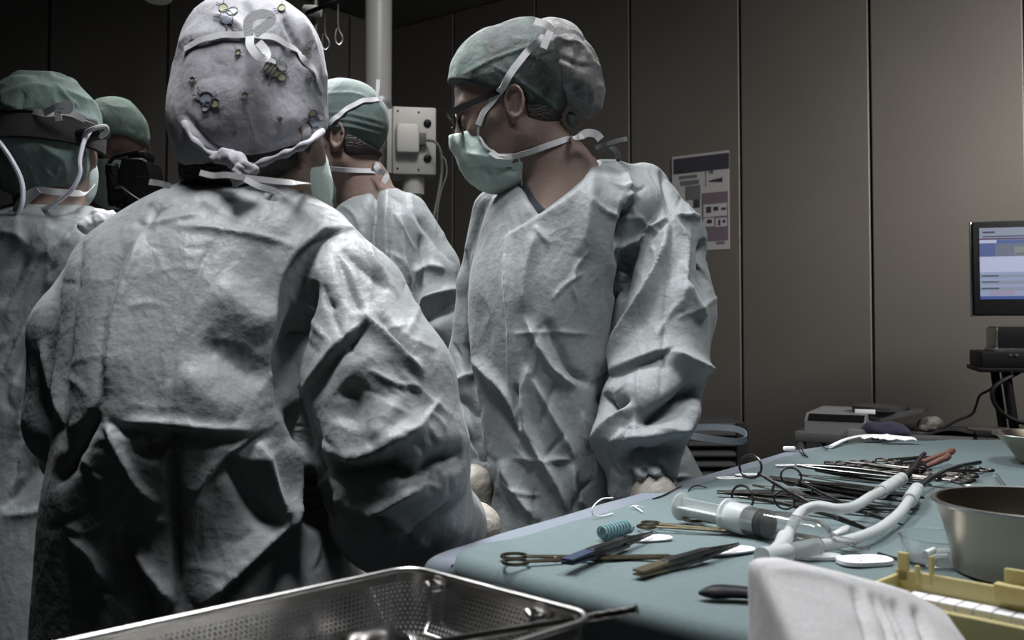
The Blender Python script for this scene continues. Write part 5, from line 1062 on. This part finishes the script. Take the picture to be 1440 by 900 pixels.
PO = [('header', 947, 224, 1025, 237, 'p_dark', .0035), ('heading', 951, 240, 968, 243, 'p_grey', .0035), ('text_line', 955, 248, 980, 250, 'p_grey', .0035), ('text_line', 957, 255, 983, 259, 'p_grey', .0035), ('photo', 964, 262, 985, 280, 'p_grey', .0035), ('photo', 975, 281, 984, 292, 'p_dark', .0035),
      ('chart_frame', 992, 240, 993, 262, 'p_grey', .0035), ('mauve_box', 987, 272, 1024, 338, 'p_pink', .0035), ('figure_panel', 989, 288, 1022, 303, 'p_lt', .004), ('figure_panel', 989, 307, 1004, 318, 'p_lt', .004), ('figure_panel', 1006, 307, 1022, 318, 'p_lt', .004),
      ('figure', 993, 291, 1000, 299, 'p_dark', .0045), ('figure', 1003, 291, 1010, 296, 'p_dark', .0045), ('figure', 1014, 292, 1021, 295, 'p_dark', .0045), ('figure', 994, 309, 1001, 314, 'p_dark', .0045), ('figure', 1010, 309, 1013, 317, 'p_dark', .0045), ('figure', 1016, 309, 1020, 313, 'p_dark', .0045),
      ('footer_text', 1007, 340, 1019, 343, 'p_grey', .0035), ('text_line', 997, 240, 1003, 244, 'p_grey', .0035)]
for n_, a, b_, c_, d_, m_, of in PO: flat_on_wall(n_, a, b_, c_, d_, of, M[m_], po)
w_ = [wallpt(997, 256, .004), wallpt(1016, 256, .004), wallpt(1016, 249, .004), wallpt(997, 254, .004)]
b = MB(); b.add(w_, [[0, 1, 2, 3]]); b.build('wedge', M['p_dark'], po, False, world=True)

# ------------------------------------------------------------------ computer monitor on the wall cart
MD = 2.7
mo = empty('computer_monitor', P(1440, 446, MD), 'black flat computer monitor showing a schedule at the right edge', 'monitor')
ma = P(1366, 312, MD); mdx = Vector((.95, -.312, 0)); mW = .46; mH = (ma.z - P(1366, 444, MD).z); mn = Vector((-.312, -.95, 0))
MM = Matrix(((mdx.x, mn.x, 0, ma.x), (mdx.y, mn.y, 0, ma.y), (0, 0, 1, ma.z - mH), (0, 0, 0, 1)))
MB().box((0, -.045, 0), (mW, 0, mH), .006, MM).build('case', M['black'], mo, world=True)
MB().box((-.003, -.03, -.003), (0, -.004, mH), .001, MM).build('side_trim', M['steel'], mo, world=True)
def em(n, c, s): return mat(n, (.02, .02, .02), .4, emit=c, estr=s)
sc0, sw, shh = .019, mW - .038, mH - .062; sz = .044
def scr(name, u0, v0, u1, v1, m, off=.001):
    b = MB(); b.box((sc0 + sw * u0, off - .0006, sz + shh * (1 - v1)), (sc0 + sw * u1, off, sz + shh * (1 - v0)), 0, MM); return b.build(name, m, SP, False, world=True)
SP = mo; SP = scr('screen', 0, 0, 1, 1, em('screen_white', (.42, .50, .78, 1), .62), .0008)
e1 = em('screen_header', (.40, .46, .62, 1), .55); e2 = em('screen_red', (.10, .02, .05, 1), .5); e3 = em('screen_blue', (.10, .18, .52, 1), .5); e4 = em('screen_grey', (.22, .27, .40, 1), .5); e5 = em('screen_pale', (.60, .64, .90, 1), .72); e6 = em('screen_ink', (.03, .04, .10, 1), .4); e7 = em('screen_olive', (.36, .42, .40, 1), .5); e8 = em('screen_task', (.05, .12, .45, 1), .6); e9 = em('screen_pink', (.50, .42, .60, 1), .6)
for a in (('title_bar', 0, 0, 1, .13, e1), ('red_line', 0, .145, 1, .165, e2), ('toolbar', .0, .17, 1, .225, e3), ('side_column', 0, .225, .09, .40, e3), ('schedule_grid', .09, .225, 1, .40, e4), ('schedule_entry', .2, .27, 1, .39, e7), ('dark_entry', .32, .245, 1, .265, e6), ('marker', .21, .36, .4, .375, e6),
          ('blank_area', 0, .405, 1, .62, e5), ('row_band', 0, .655, 1, .695, e1), ('row_band', 0, .74, 1, .79, e1), ('row_band', 0, .83, 1, .88, e1), ('row_label', .01, .665, .11, .68, e6), ('row_label', .01, .75, .11, .765, e6), ('row_label', .01, .84, .11, .855, e6), ('pink_box', .06, .885, .2, .94, e9), ('pink_box', .3, .885, .38, .94, e9), ('task_bar', 0, .955, 1, 1, e8), ('logo_text', .02, .05, .09, .075, e6), ('menu_text', .02, .115, .35, .13, e6), ('white_tab', 0, .17, .1, .215, e5)):
    scr(*a, off=.0014 + .0006 * (a[0] in ('schedule_entry', 'dark_entry', 'marker', 'row_label', 'pink_box', 'logo_text', 'menu_text', 'white_tab')))
mc_ = MM @ Vector((mW * .45, -.03, 0)); b = MB(); b.tube([mc_ + Vector((0, .02, .04)), mc_ + Vector((0, .02, -.22))], .02, 12); b.build('stand_post', M['black'], mo, world=True)
# desk shelf with boxes beside the monitor
sh = empty('wall_desk', P(1440, 640, MD), 'dark narrow desk under the monitor with splayed black legs', 'desk')
dk0 = P(1376, 517, MD - .08); SM = Matrix(((mdx.x, mn.x, 0, dk0.x), (mdx.y, mn.y, 0, dk0.y), (0, 0, 1, dk0.z), (0, 0, 0, 1)))
MB().box((0, -.26, -.012), (.50, .0, .0), .003, SM).build('desktop', M['black'], sh, world=True)
for x, y, tx in ((.07, -.03, .20), (.45, -.03, .36), (.07, -.24, .20), (.45, -.24, .36)):
    b = MB(); b.tube([SM @ Vector((x, y, -.012)), SM @ Vector((tx, y, -dk0.z + .0))], .012, 10); b.build('leg', M['black'], sh, world=True)
MB().box((.27, -.24, -.5), (.48, -.04, -.013), .005, SM).build('drawer_unit', M['black'], sh, world=True)
bx1 = empty('black_drive_box', SM @ Vector((.2, -.1, 0)), 'flat black electronics box on the dark desk', 'electronics box'); MB().box((.008, -.26, .0), (.4, -.01, .042), .004, SM).build('case', M['black'], bx1, world=True)
for k in range(2): MB().box((.075 + k * .014, -.009, .030), (.083 + k * .014, -.007, .036), .0005, SM).build('indicator', M['steel'], bx1, world=True)
bx2 = empty('silver_box', SM @ Vector((.2, -.1, .042)), 'small silver framed box with a dark front on the black box', 'electronics box'); MB().box((.04, -.2, .042), (.40, -.014, .05), .001, SM).build('base_plate', M['steel'], bx2, world=True)
MB().box((.045, -.2, .05), (.05, -.02, .105), .001, SM).build('side_plate', M['steel'], bx2, world=True); MB().box((.05, -.2, .05), (.40, -.024, .108), .003, SM).build('case', M['black'], bx2, world=True)
b = MB(); b.tube(spline([SM @ Vector((.10, -.02, -.01)), P(1398, 545, MD - .1), P(1400, 570, MD - .1), P(1420, 588, MD - .1), P(1445, 596, MD - .1)], 6), .006, 8); o = b.build('black_cable', M['black']); set_origin(o, P(1398, 545, MD - .1)); tag(o, 'thick black cable looping under the dark desk', 'cable')
b = MB(); b.tube(spline([P(1402, 537, MD), P(1392, 548, MD), P(1378, 556, MD), P(1372, 572, MD), P(1366, 583, MD), P(1345, 592, MD), P(1325, 603, MD)], 5), .0035, 8); o = b.build('thin_wall_cable', M['black']); set_origin(o, P(1402, 537, MD)); tag(o, 'thin black cable trailing from the desk down to the left', 'cable')

# ------------------------------------------------------------------ trolley with the printer
PD = 2.8
M['cartgrey'] = mat('cart_grey', (.09, .09, .09), .5); M['cartdark'] = mat('cart_dark', (.035, .035, .036), .5); M['cartlight'] = mat('cart_light', (.17, .17, .17), .5)
ct = empty('equipment_cart', P(1190, 640, PD + .2), 'grey equipment cart by the wall carrying the printer', 'cart'); ct.location.z = 0
cz = P(1120, 606, PD).z; cx0 = P(1117, 606, PD).x; cx1 = P(1345, 606, PD).x
MB().box((cx0, PD, cz - .03), (cx1, PD + .36, cz), .004).build('top_shelf', M['cartgrey'], ct, world=True)
MB().box((cx0, PD, .35), (cx1, PD + .36, .38), .004).build('lower_shelf', M['cartgrey'], ct, world=True)
for x in (cx0 + .015, cx1 - .015):
    for y in (PD + .015, PD + .345):
        b = MB(); b.tube([(x, y, .05), (x, y, cz - .02)], .014, 10); b.build('post', M['cartgrey'], ct, world=True)
        b = MB(); b.tube([(x, y - .012, .03), (x, y + .012, .03)], .03, 14); b.build('caster', M['black'], ct, world=True)
MB().box((cx0 + .12, PD + .01, cz - .30), (cx1 - .02, PD + .34, cz - .032), .004).build('drawer_box', M['cartdark'], ct, world=True)
MB().box((P(1182, 0, PD).x, PD - .006, cz - .034), (P(1213, 0, PD).x, PD + .02, cz + .012), .002).build('front_plate', M['cartlight'], ct, world=True)
pr = empty('desk_printer', P(1180, 606, PD + .1), 'grey desktop printer with a dark sloping front panel', 'printer'); pz = cz
x0 = P(1123, 0, PD).x; x1 = P(1203, 0, PD).x; x2 = P(1236, 0, PD + .2).x; zt = P(0, 577, PD + .1).z
b = MB(); prof = [(0, 0), (0, .028), (.03, (zt - pz) * .98), (.30, (zt - pz)), (.30, 0)]
def sideprism(b, x0, x1, prof, y, z, Mx=None):
    n = len(prof); V = [(x0, y + a, z + h) for a, h in prof] + [(x1, y + a, z + h) for a, h in prof]
    b.add(V, [list(range(n)), list(range(2 * n - 1, n - 1, -1))] + [[k, n + k, n + (k + 1) % n, (k + 1) % n] for k in range(n)], Mx)
sideprism(b, x0, x1, prof, PD + .02, pz); b.build('body', M['cartlight'], pr, False, world=True)
b = MB(); sideprism(b, x0 + .008, x1 - .004, [(-.002, .031), (.0235, (zt - pz) * .95), (.03, (zt - pz) * .95), (.004, .031)], PD + .02, pz); b.build('front_panel', M['matte_black'], pr, False, world=True)
b = MB(); b.box((x0 + .015, PD + .033, pz + (zt - pz) * .7), (x0 + .022, PD + .036, pz + (zt - pz) * .78), 0); b.build('indicator', M['paper'], pr, False, world=True)
b = MB(); b.add([(x1, PD + .10, pz + .02), (x2, PD + .10, pz + .055), (x2, PD + .30, pz + .055), (x1, PD + .30, pz + .02), (x1, PD + .10, zt), (x2, PD + .10, zt + .01), (x2, PD + .30, zt + .01), (x1, PD + .30, zt)], [(3, 2, 1, 0), (4, 5, 6, 7), (0, 1, 5, 4), (1, 2, 6, 5), (2, 3, 7, 6), (3, 0, 4, 7)]); b.build('side_cover', M['cartgrey'], pr, False, world=True)
b = MB(); b.lathe([(.001, 0), (.07, 0), (.078, .006), (.078, .018), (.001, .020)], 28, Matrix.Translation((P(1188, 0, PD + .16).x, PD + .16, zt))); b.build('paper_roll_lid', M['cartdark'], pr, world=True)
b = MB(); b.box((P(1178, 0, PD + .05).x, PD + .068, zt), (P(1204, 0, PD + .05).x, PD + .075, zt + .012), .001); b.build('key_strip', M['paper'], pr, world=True)
M['purple'] = cloth_mat('purple_cloth', (.028, .026, .055, 1), .6, 14, .8)
def blob(name, prims, m, label, cat, h=.006, amp=.01, wl=.06, seed=1, z=None):
    lo = A_([min(p_[0][i] - p_[1] for p_ in prims) for i in range(3)]) - .04; hi = A_([max(p_[0][i] + p_[1] for p_ in prims) for i in range(3)]) + .04
    def f(X):
        d = None
        for c_, r_ in prims: e_ = np.linalg.norm((X - A_(c_)) * A_([1, 1, 1.5]), axis=1) - r_; d = e_ if d is None else smin(d, e_, .03)
        return d if z is None else smax(d, z - X[:, 2], .004)
    V, Q = nets(f, lo, hi, h); V = crumple(V, Q, amp, wl, seed, sharp=1.2); o = link(name, V, Q, M[m]); set_origin(o, prims[0][0]); return tag(o, label, cat)
blob('crumpled_cloth', [(tuple(P(1215, 600, PD + .02)), .03), (tuple(P(1235, 601, PD + .02)), .035), (tuple(P(1250, 604, PD + .02)), .03)], 'purple', 'dark purple crumpled cloth on the cart beside the printer', 'cloth', z=cz + .001)
blob('crumpled_tissue', [(tuple(P(1254, 590, PD + .15)), .02), (tuple(P(1265, 587, PD + .15)), .022)], 'latex', 'small crumpled whitish tissue behind the purple cloth', 'tissue', .004, .008, .02)
b = MB(); V = []; n_ = 12
for i in range(n_ + 1):
    for j in range(2): V.append(P(1250 + i * 7, 600 - 6 * (i / n_) + 3 * math.sin(i * .6), PD + .05 + j * .25))
b.add(V + [v - Vector((0, 0, .006)) for v in V], [[2 * i, 2 * i + 2, 2 * i + 3, 2 * i + 1] for i in range(n_)] + [[2 * i + 27, 2 * i + 29, 2 * i + 28, 2 * i + 26] for i in range(n_)] + [[2 * i, 2 * i + 26, 2 * i + 28, 2 * i + 2] for i in range(n_)]); o = b.build('dark_tray', M['cartdark']); set_origin(o, P(1290, 604, PD + .15)); tag(o, 'shallow dark curved tray on the cart right of the purple cloth', 'tray')
b = MB(); b.lathe([(.001, 0), (.05, 0), (.06, .01), (.062, .02), (.001, .024)], 24, Matrix.Translation((P(1335, 0, PD + .1).x, PD + .1, cz + .0))); o = b.build('grey_lid', M['cartgrey']); set_origin(o, (P(1335, 0, PD + .1).x, PD + .1, cz)); tag(o, 'round grey lid at the right end of the cart', 'lid')

pv = Vector((cx0, PD, 0)); rr = Matrix.Rotation(math.radians(-27), 3, 'Z')
for n__ in ('equipment_cart', 'desk_printer', 'crumpled_cloth', 'crumpled_tissue', 'dark_tray', 'grey_lid'):   # the cart stands along the wall
    o = bpy.data.objects[n__]; o.location = pv + rr @ (o.location - pv); o.rotation_euler = (0, 0, math.radians(-27))

# ------------------------------------------------------------------ louvred cabinet and hoop behind the woman
VD = 2.9
vc = empty('louvred_unit', (P(1000, 0, VD).x, VD + .1, 0), 'dark louvred ventilation unit standing behind the woman', 'ventilation unit'); vx0 = P(940, 0, VD).x; vx1 = P(1047, 0, VD).x; vz = P(0, 596, VD).z
MB().box((vx0, VD + .02, .02), (vx1, VD + .3, vz), .004).build('case', M['cartdark'], vc, world=True)
MB().box((P(1031, 0, VD).x, VD, .02), (vx1, VD + .02, vz), .002).build('side_frame', M['black'], vc, world=True)
for k in range(14):
    z_ = vz - .03 - k * .03; b = MB(); b.add([(vx0 + .01, VD + .0, z_), (P(1030, 0, VD).x, VD + .0, z_), (P(1030, 0, VD).x, VD + .022, z_ + .018), (vx0 + .01, VD + .022, z_ + .018), (vx0 + .01, VD + .0, z_ - .004), (P(1030, 0, VD).x, VD, z_ - .004), (P(1030, 0, VD).x, VD + .022, z_ + .014), (vx0 + .01, VD + .022, z_ + .014)], [(0, 1, 2, 3), (7, 6, 5, 4), (4, 5, 1, 0), (5, 6, 2, 1), (6, 7, 3, 2), (7, 4, 0, 3)]); b.build('louvre', M['cartdark'], vc, False, world=True)
b = MB(); HP = [(955, 604, 2.34), (985, 601, 2.33), (1012, 601, 2.31), (1034, 603, 2.28), (1048, 609, 2.22), (1050, 617, 2.16), (1040, 621, 2.12), (1015, 619, 2.10), (985, 615, 2.10), (962, 612, 2.12)]
M['hoop'] = mat('grey_band', (.14, .17, .19), .5)
b.ribbon(spline([P(*a) for a in HP], 6), Vector((0, 0, 1)).cross(Vector((1, 0, 0))), .022, .002); o = b.build('hoop', M['hoop'])
# rebuild the hoop as an upright band
me = o.data; bpy.data.objects.remove(o)
b = MB(); sp = spline([P(*a) for a in HP], 6); V = []
for i, p_ in enumerate(sp):
    t = (sp[min(i + 1, len(sp) - 1)] - sp[max(i - 1, 0)]).normalized(); n__ = Vector((t.y, -t.x, 0)).normalized(); hh = .007
    V += [p_ + Vector((0, 0, -hh)), p_ + Vector((0, 0, hh)), p_ + Vector((0, 0, hh)) + n__ * .002, p_ + Vector((0, 0, -hh)) + n__ * .002]
b.add(V, [[4 * i + k, 4 * i + (k + 1) % 4, 4 * i + 4 + (k + 1) % 4, 4 * i + 4 + k] for i in range(len(sp) - 1) for k in range(4)])
hs_ = empty('hoop_rail_stool', (P(1000, 0, 2.22).x, 2.22, 0), 'stool with a thin grey hoop rail, in front of the louvred unit', 'stool')
b.build('hoop_rail', M['hoop'], hs_, world=True)
for x_, y_, d_ in ((960, 608, 2.34), (962, 612, 2.12)):
    b = MB(); b.tube([P(x_, y_, d_), P(x_ - 10, y_, d_) - Vector((0, 0, .38))], .01, 8); b.build('rail_post', M['black'], hs_, world=True)
zc = P(955, 610, 2.23); b = MB(); b.lathe([(.001, 0), (.14, 0), (.16, .015), (.16, .04), (.001, .05)], 28, Matrix.Translation((zc.x, 2.23, zc.z - .42))); b.build('seat', M['black'], hs_, world=True)
b = MB(); b.tube([(zc.x, 2.23, .04), (zc.x, 2.23, zc.z - .42)], .02, 12); b.build('column', M['steel'], hs_, world=True)
for k in range(5):
    a = k * 2 * math.pi / 5; b = MB(); b.tube([(zc.x, 2.23, .09), (zc.x + .22 * math.cos(a), 2.23 + .22 * math.sin(a), .03)], [.018, .02], 8); b.build('foot', M['black'], hs_, world=True)

# ------------------------------------------------------------------ ceiling-hung device box, pole, hooks
BD = 2.95
pl = empty('ceiling_pole', (P(532, 0, BD + .25).x, BD + .25, CEIL), 'thick light grey pole hanging from the ceiling behind the device box', 'pole')
M['polegrey'] = mat('pole_grey', (.33, .33, .32), .4)
px_ = P(532, 60, BD + .25).x; b = MB(); b.tube([(px_, BD + .25, 1.35), (px_, BD + .25, CEIL)], .044, 28); b.build('column', M['polegrey'], pl, world=True)
b = MB(); b.lathe([(.05, 0), (.05, .03), (.09, .06), (.09, .09)], 28, Matrix.Translation((px_, BD + .25, CEIL - .09))); b.build('ceiling_collar', M['polegrey'], pl, world=True)
db = empty('device_box', P(580, 245, BD), 'light grey metal equipment box with two round knobs and a plugged cable', 'equipment box')
q00 = P(552, 149, BD); q11 = P(614, 246, BD + .02); bh = q00.z - q11.z; bw = q11.x - q00.x; BM = Matrix(((.985, .17, 0, q00.x), (.17, -.985, 0, q00.y), (0, 0, 1, q00.z - bh), (0, 0, 0, 1))) # local y toward camera
M['boxgrey'] = mat('box_grey', (.44, .43, .41), .45, noise=.08, nscale=12)
MB().box((0, -.14, 0), (bw, 0, bh), .005, BM).build('housing', M['boxgrey'], db, world=True)
MB().box((-.016, -.13, .004), (0, -.01, bh - .004), .003, BM).build('side_wing', M['boxgrey'], db, world=True)
MB().box((.010, .0, bh * .30), (bw * .60, .028, bh * .73), .008, BM).build('module', M['white'], db, world=True)
MB().box((bw * .60, .006, bh * .42), (bw * .76, .022, bh * .60), .002, BM).build('plug', M['cartgrey'], db, world=True)
for u, v in ((.80, .76), (.80, .24)):
    b = MB(); m4 = BM @ Matrix.Translation((bw * u, 0, bh * v)) @ Matrix.Rotation(-math.pi / 2, 4, 'X'); b.lathe([(.0118, -.001), (.0118, .004), (.009, .006)], 20, m4); k_ = b.build('knob', M['black'], db, world=True)
for u, v in ((.12, .93), (.6, .92), (.12, .08), (.6, .07)):
    b = MB(); m4 = BM @ Matrix.Translation((bw * u, 0, bh * v)) @ Matrix.Rotation(-math.pi / 2, 4, 'X'); b.lathe([(.003, -.001), (.003, .0015)], 10, m4); b.build('screw', M['black'], db, world=True)
b = MB(); q_ = P(581, 246, BD + .06); b.tube([(q_.x, q_.y, P(0, 274, BD + .06).z), (q_.x, q_.y, q_.z + .01)], .034, 24); b.build('mounting_stub', M['boxgrey'], db, world=True)
b = MB(); b.tube([(q_.x, q_.y, 1.42), (q_.x, q_.y, P(0, 274, BD + .06).z)], .026, 20); b.tube([(q_.x, q_.y, 1.44), (px_, BD + .25, 1.44)], .03, 16); b.build('support_arm', M['polegrey'], db, world=True)
c1 = BM @ Vector((bw * .76, .014, bh * .5))
cbl = MB(); cbl.tube(spline([c1, P(612, 200, BD - .03), P(620, 215, BD - .02), P(621, 245, BD), P(616, 275, BD), P(611, 300, BD), P(600, 360, BD)], 6), .0042, 8); o = cbl.build('power_cable', M['cartlight']); set_origin(o, c1); tag(o, 'grey cable plugged into the device box and hanging down', 'cable')
cbl = MB(); cbl.tube(spline([P(618, 218, BD), P(626, 225, BD), P(628, 245, BD), P(620, 270, BD), P(615, 300, BD), P(612, 360, BD)], 6), .0024, 8); o = cbl.build('thin_cable', M['cartlight']); set_origin(o, P(618, 218, BD)); tag(o, 'thinner grey cable beside the one from the device box', 'cable')
HD = 2.6
st_ = empty('drip_stand', (P(443, 0, HD).x, HD, 0), 'drip stand with a chrome pole, dark crossbar and white clamp', 'drip stand')
b = MB(); x_ = P(443, 0, HD).x; b.tube([(x_, HD, .1), (x_, HD, 2.35)], .0095, 14); b.build('pole', M['chrome'], st_, world=True)
b = MB(); b.tube([P(432, 18, HD - .02), P(470, 3, HD - .12), P(520, -16, HD - .24)], .006, 8); b.build('crossbar', M['black'], st_, world=True)
b = MB(); b.tube([P(428, 12, HD - .01), P(440, 15, HD - .02), P(452, 17, HD - .02)], [.009, .013, .011], 12, flat=1.2); b.build('clamp', M['white'], st_, world=True)
for k in range(5):
    a = k * 2 * math.pi / 5; b = MB(); b.tube([(x_, HD, .12), (x_ + .26 * math.cos(a), HD + .26 * math.sin(a), .04)], [.016, .012], 8); b.build('foot', M['steel'], st_, world=True)
for (xt, yt, xb, yb, d, lab) in ((457, 10, 458, 45, HD - .08, 'left of the two looped wire hooks hanging from the crossbar'), (476, 2, 477, 38, HD - .13, 'right of the two looped wire hooks hanging from the crossbar')):
    r_ = d / FPX; b = MB(); pts = [(xt, yt), (xb - 1, yb), (xb + 4, yb + 12), (xb + 5, yb + 19), (xb + 1, yb + 25), (xb - 4, yb + 22), (xb - 5, yb + 12), (xb - 3, yb + 2)]
    b.tube(spline([P(a, c_, d) for a, c_ in pts], 5), .0026, 8); o = b.build('wire_hook', M['chrome']); set_origin(o, P(xt, yt, d)); tag(o, lab, 'hook')

# ------------------------------------------------------------------ video camera on its arm
VC = 2.35
vcam = empty('video_camera', P(180, 300, VC), 'black video camera with a coiled lead in front of the far masked man', 'video camera')
def pxbox(name, x0, y0, x1, y1, d, dep, m, par, b_=.006):
    a = P(x0, y1, d); c_ = P(x1, y0, d); return MB().box((a.x, d, a.z), (c_.x, d + dep, c_.z), b_).build(name, M[m], par, world=True)
b = MB(); ol = [(172, 222), (200, 222), (207, 226), (211, 240), (212, 258), (206, 275), (198, 287), (185, 290), (172, 284), (166, 268), (166, 242)]
V = [P(x, y, VC) for x, y in ol] + [P(x, y, VC) + Vector((0, .09, 0)) for x, y in ol]; n_ = len(ol); V = [P(189 + (x - 189) * .9, 255 + (y - 255) * .92, VC - .008) for x, y in ol] + V
b.add(V, [list(range(n_))[::-1]] + [[k + j * n_, k + (j + 1) * n_, (k + 1) % n_ + (j + 1) * n_, (k + 1) % n_ + j * n_][::-1] for j in (0, 1) for k in range(n_)] + [list(range(2 * n_, 3 * n_))]); b.build('body', M['black'], vcam, False, world=True)
pxbox('accessory_block', 178, 212, 206, 224, VC + .01, .06, 'black', vcam)
b = MB(); q_ = P(168, 273, VC - .01); b.tube([q_, q_ + Vector((0, -.02, 0))], [.022, .018], 18); b.tube([q_ + Vector((0, .08, 0)), q_], .022, 18); b.build('lens', M['black'], vcam, world=True)
b = MB(); n_ = 160; q0, q1 = P(157, 232, VC - .005), P(162, 290, VC - .005); b.tube([q0.lerp(q1, k / n_) + Vector((math.cos(k * .8) * .012, math.sin(k * .8) * .012, 0)) for k in range(n_)], .0042, 6); b.build('coiled_lead', M['black'], vcam, world=True)
b = MB(); b.tube(spline([P(152, 232, VC), P(160, 222, VC), P(176, 217, VC), P(195, 213, VC)], 6), .005, 8); b.build('top_lead', M['black'], vcam, world=True)
b = MB(); b.tube([P(162, 264, VC - .035), P(172, 264, VC - .035), P(184, 273, VC - .035), P(196, 281, VC - .035)], .0018, 6); b.build('wire_lever', M['chrome'], vcam, world=True)
b = MB(); b.tube([P(182, 288, VC + .03), P(176, 310, VC + .03), P(176, 480, VC + .03)], .014, 12); b.build('support_arm', M['black'], vcam, world=True)
pxbox('mount', 168, 288, 192, 300, VC, .05, 'black', vcam)
cu = bpy.data.curves.new('lettering', 'FONT'); cu.body = 'Canon'; cu.size = .011; cu.extrude = .0003; cu.materials.append(M['steel']); tf = bpy.data.objects.new('t', cu); COL.objects.link(tf); bpy.context.view_layer.update(); tme = bpy.data.meshes.new_from_object(tf.evaluated_get(bpy.context.evaluated_depsgraph_get())); bpy.data.objects.remove(tf); to = bpy.data.objects.new('lettering', tme); COL.objects.link(to); to.parent = vcam; lp_ = P(187, 250, VC - .0095); to.location = lp_ - vcam.location; to.rotation_euler = (math.pi / 2, 0, 0)
# patient table between the surgeons
ot = empty('operating_table', (-1.1, 2.42, 0), 'operating table covered with a grey-green drape between the surgeons', 'table')
V, Q = nets(lambda X: smin(smax(np.maximum(np.abs(X[:, 0] + 1.12) - .42, np.abs(X[:, 1] - 2.42) - .13), np.maximum(X[:, 2] - .95, .55 - X[:, 2]), .03), el(X, (-1.12, 2.42, .95), (.34, .12, .1)), .05), (-1.65, 2.2, .45), (-.6, 2.65, 1.15), .012)
V = crumple(V, Q, .014, .14, 91); link('patient_drape', V, Q, M['green_drape'], ot, world=True)
MB().box((-1.3, 2.34, 0), (-.95, 2.5, .6), .02).build('pedestal', M['steel'], ot, world=True)
dv = empty('handheld_monitor', P(450, 300, 2.35), 'small grey device with a dark display between the two masked figures', 'device')
pxbox('case', 441, 283, 466, 312, 2.36, .03, 'cartlight', dv, .004); pxbox('display', 445, 287, 461, 299, 2.357, .004, 'black', dv, .001)
b = MB(); b.tube([P(452, 312, 2.39), (P(452, 312, 2.39).x, 2.39, 1.03)], .01, 10); b.build('stem', M['black'], dv, world=True)
# small lamp at the top edge
lm = empty('ceiling_spot', P(222, -2, 2.6), 'small pale round fitting at the top edge above the printed cap', 'lamp')
b = MB(); q_ = P(222, 2, 2.6); b.lathe([(.001, 0), (.03, 0), (.036, .006), (.036, .03), (.02, .05), (.008, .06)], 28, Matrix.Translation(q_)); b.tube([q_ + Vector((0, 0, .05)), Vector((q_.x, q_.y, CEIL))], .008, 10); b.build('housing', M['white'], lm, world=True)
# print on the cap: plain little bees and flowers
def decal(cx, cy, s, rot, kind):
    bm_ = {}
    def pt(u, v, o=.0012):
        a = math.radians(rot); x = cx + s * (u * math.cos(a) - v * math.sin(a)); y = cy + s * (u * math.sin(a) + v * math.cos(a)); p_, n__ = on(pcb, x, y, o, 1.2); return p_, n__
    def fill(name, u, v, ru, rv, m, o):
        n = 12; c_, _ = pt(u, v, o); P_ = [pt(u + ru * math.cos(2 * math.pi * k / n), v + rv * math.sin(2 * math.pi * k / n), o)[0] for k in range(n)]
        if max((q - c_).length for q in P_) > .05: return
        b = bm_.setdefault(m, MB()); b.add([c_] + P_, [[0, 1 + k, 1 + (k + 1) % n] for k in range(n)])
    def line(pp, r=.00045):
        q = [pt(u, v, .0018)[0] for u, v in pp]
        if max((a - b_).length for a, b_ in zip(q[:-1], q[1:])) > .03: return
        bm_.setdefault('print_line', MB()).tube(q, r, 5)
    def circ(u, v, ru, rv): line([(u + ru * math.cos(2 * math.pi * k / 12), v + rv * math.sin(2 * math.pi * k / 12)) for k in range(13)])
    if kind == 0:
        fill('wing', -.5, -.45, .45, .3, 'print_white', .0010); fill('wing', .3, -.5, .42, .3, 'print_white', .0010); circ(-.5, -.45, .45, .3); circ(.3, -.5, .42, .3)
        fill('body', -.1, .1, .6, .42, 'print_yellow', .0014); circ(-.1, .1, .6, .42); fill('head', .72, .1, .3, .3, 'print_yellow', .0015); circ(.72, .1, .3, .3)
        for x in (-.45, -.2, .05): line([(x, -.25), (x + .05, .1), (x, .45)], .0008)
        line([(.8, -.18), (.95, -.5)]); line([(.65, -.18), (.6, -.5)]); line([(-.3, .5), (-.35, .85)], .0008); line([(.1, .5), (.15, .85)], .0008)
    elif kind == 1:
        fill('body', 0, .15, .45, .5, 'print_blue', .0012); circ(0, .15, .45, .5); fill('head', 0, -.5, .32, .3, 'print_yellow', .0014); circ(0, -.5, .32, .3); fill('wing', .5, -.1, .4, .25, 'print_white', .001); circ(.5, -.1, .4, .25); line([(-.2, .6), (-.25, 1), (-.4, 1.05)], .0008); line([(.2, .6), (.2, 1), (.35, 1.05)], .0008); line([(-.4, 0), (-.8, -.2)]); line([(-.1, -.8), (-.3, -1.05)]); line([(.1, -.8), (.25, -1.05)])
    else:
        fill('dot', 0, 0, .35, .4, 'print_yellow', .0012); circ(0, 0, .35, .4); line([(-.1, .4), (-.15, .9)]); line([(.15, .4), (.2, .85)]); line([(-.3, -.1), (-.7, -.3)]); line([(.3, -.1), (.65, -.3)])
    for m, b in bm_.items(): b.build('bee_print' if m != 'print_line' else 'bee_outline', M[m], pc, True, world=True)
for a in ((318, 22, 20, -20, 1), (384, 98, 20, 35, 0), (294, 140, 20, 120, 1), (344, 134, 12, 5, 2), (440, 168, 17, -10, 1), (393, 168, 9, 0, 2), (330, 186, 8, 20, 2), (272, 60, 12, 60, 2), (395, 12, 13, 70, 2), (434, 112, 10, 10, 2), (335, 74, 10, 30, 2), (272, 112, 9, 0, 2), (432, 70, 10, 40, 2)): decal(*a)
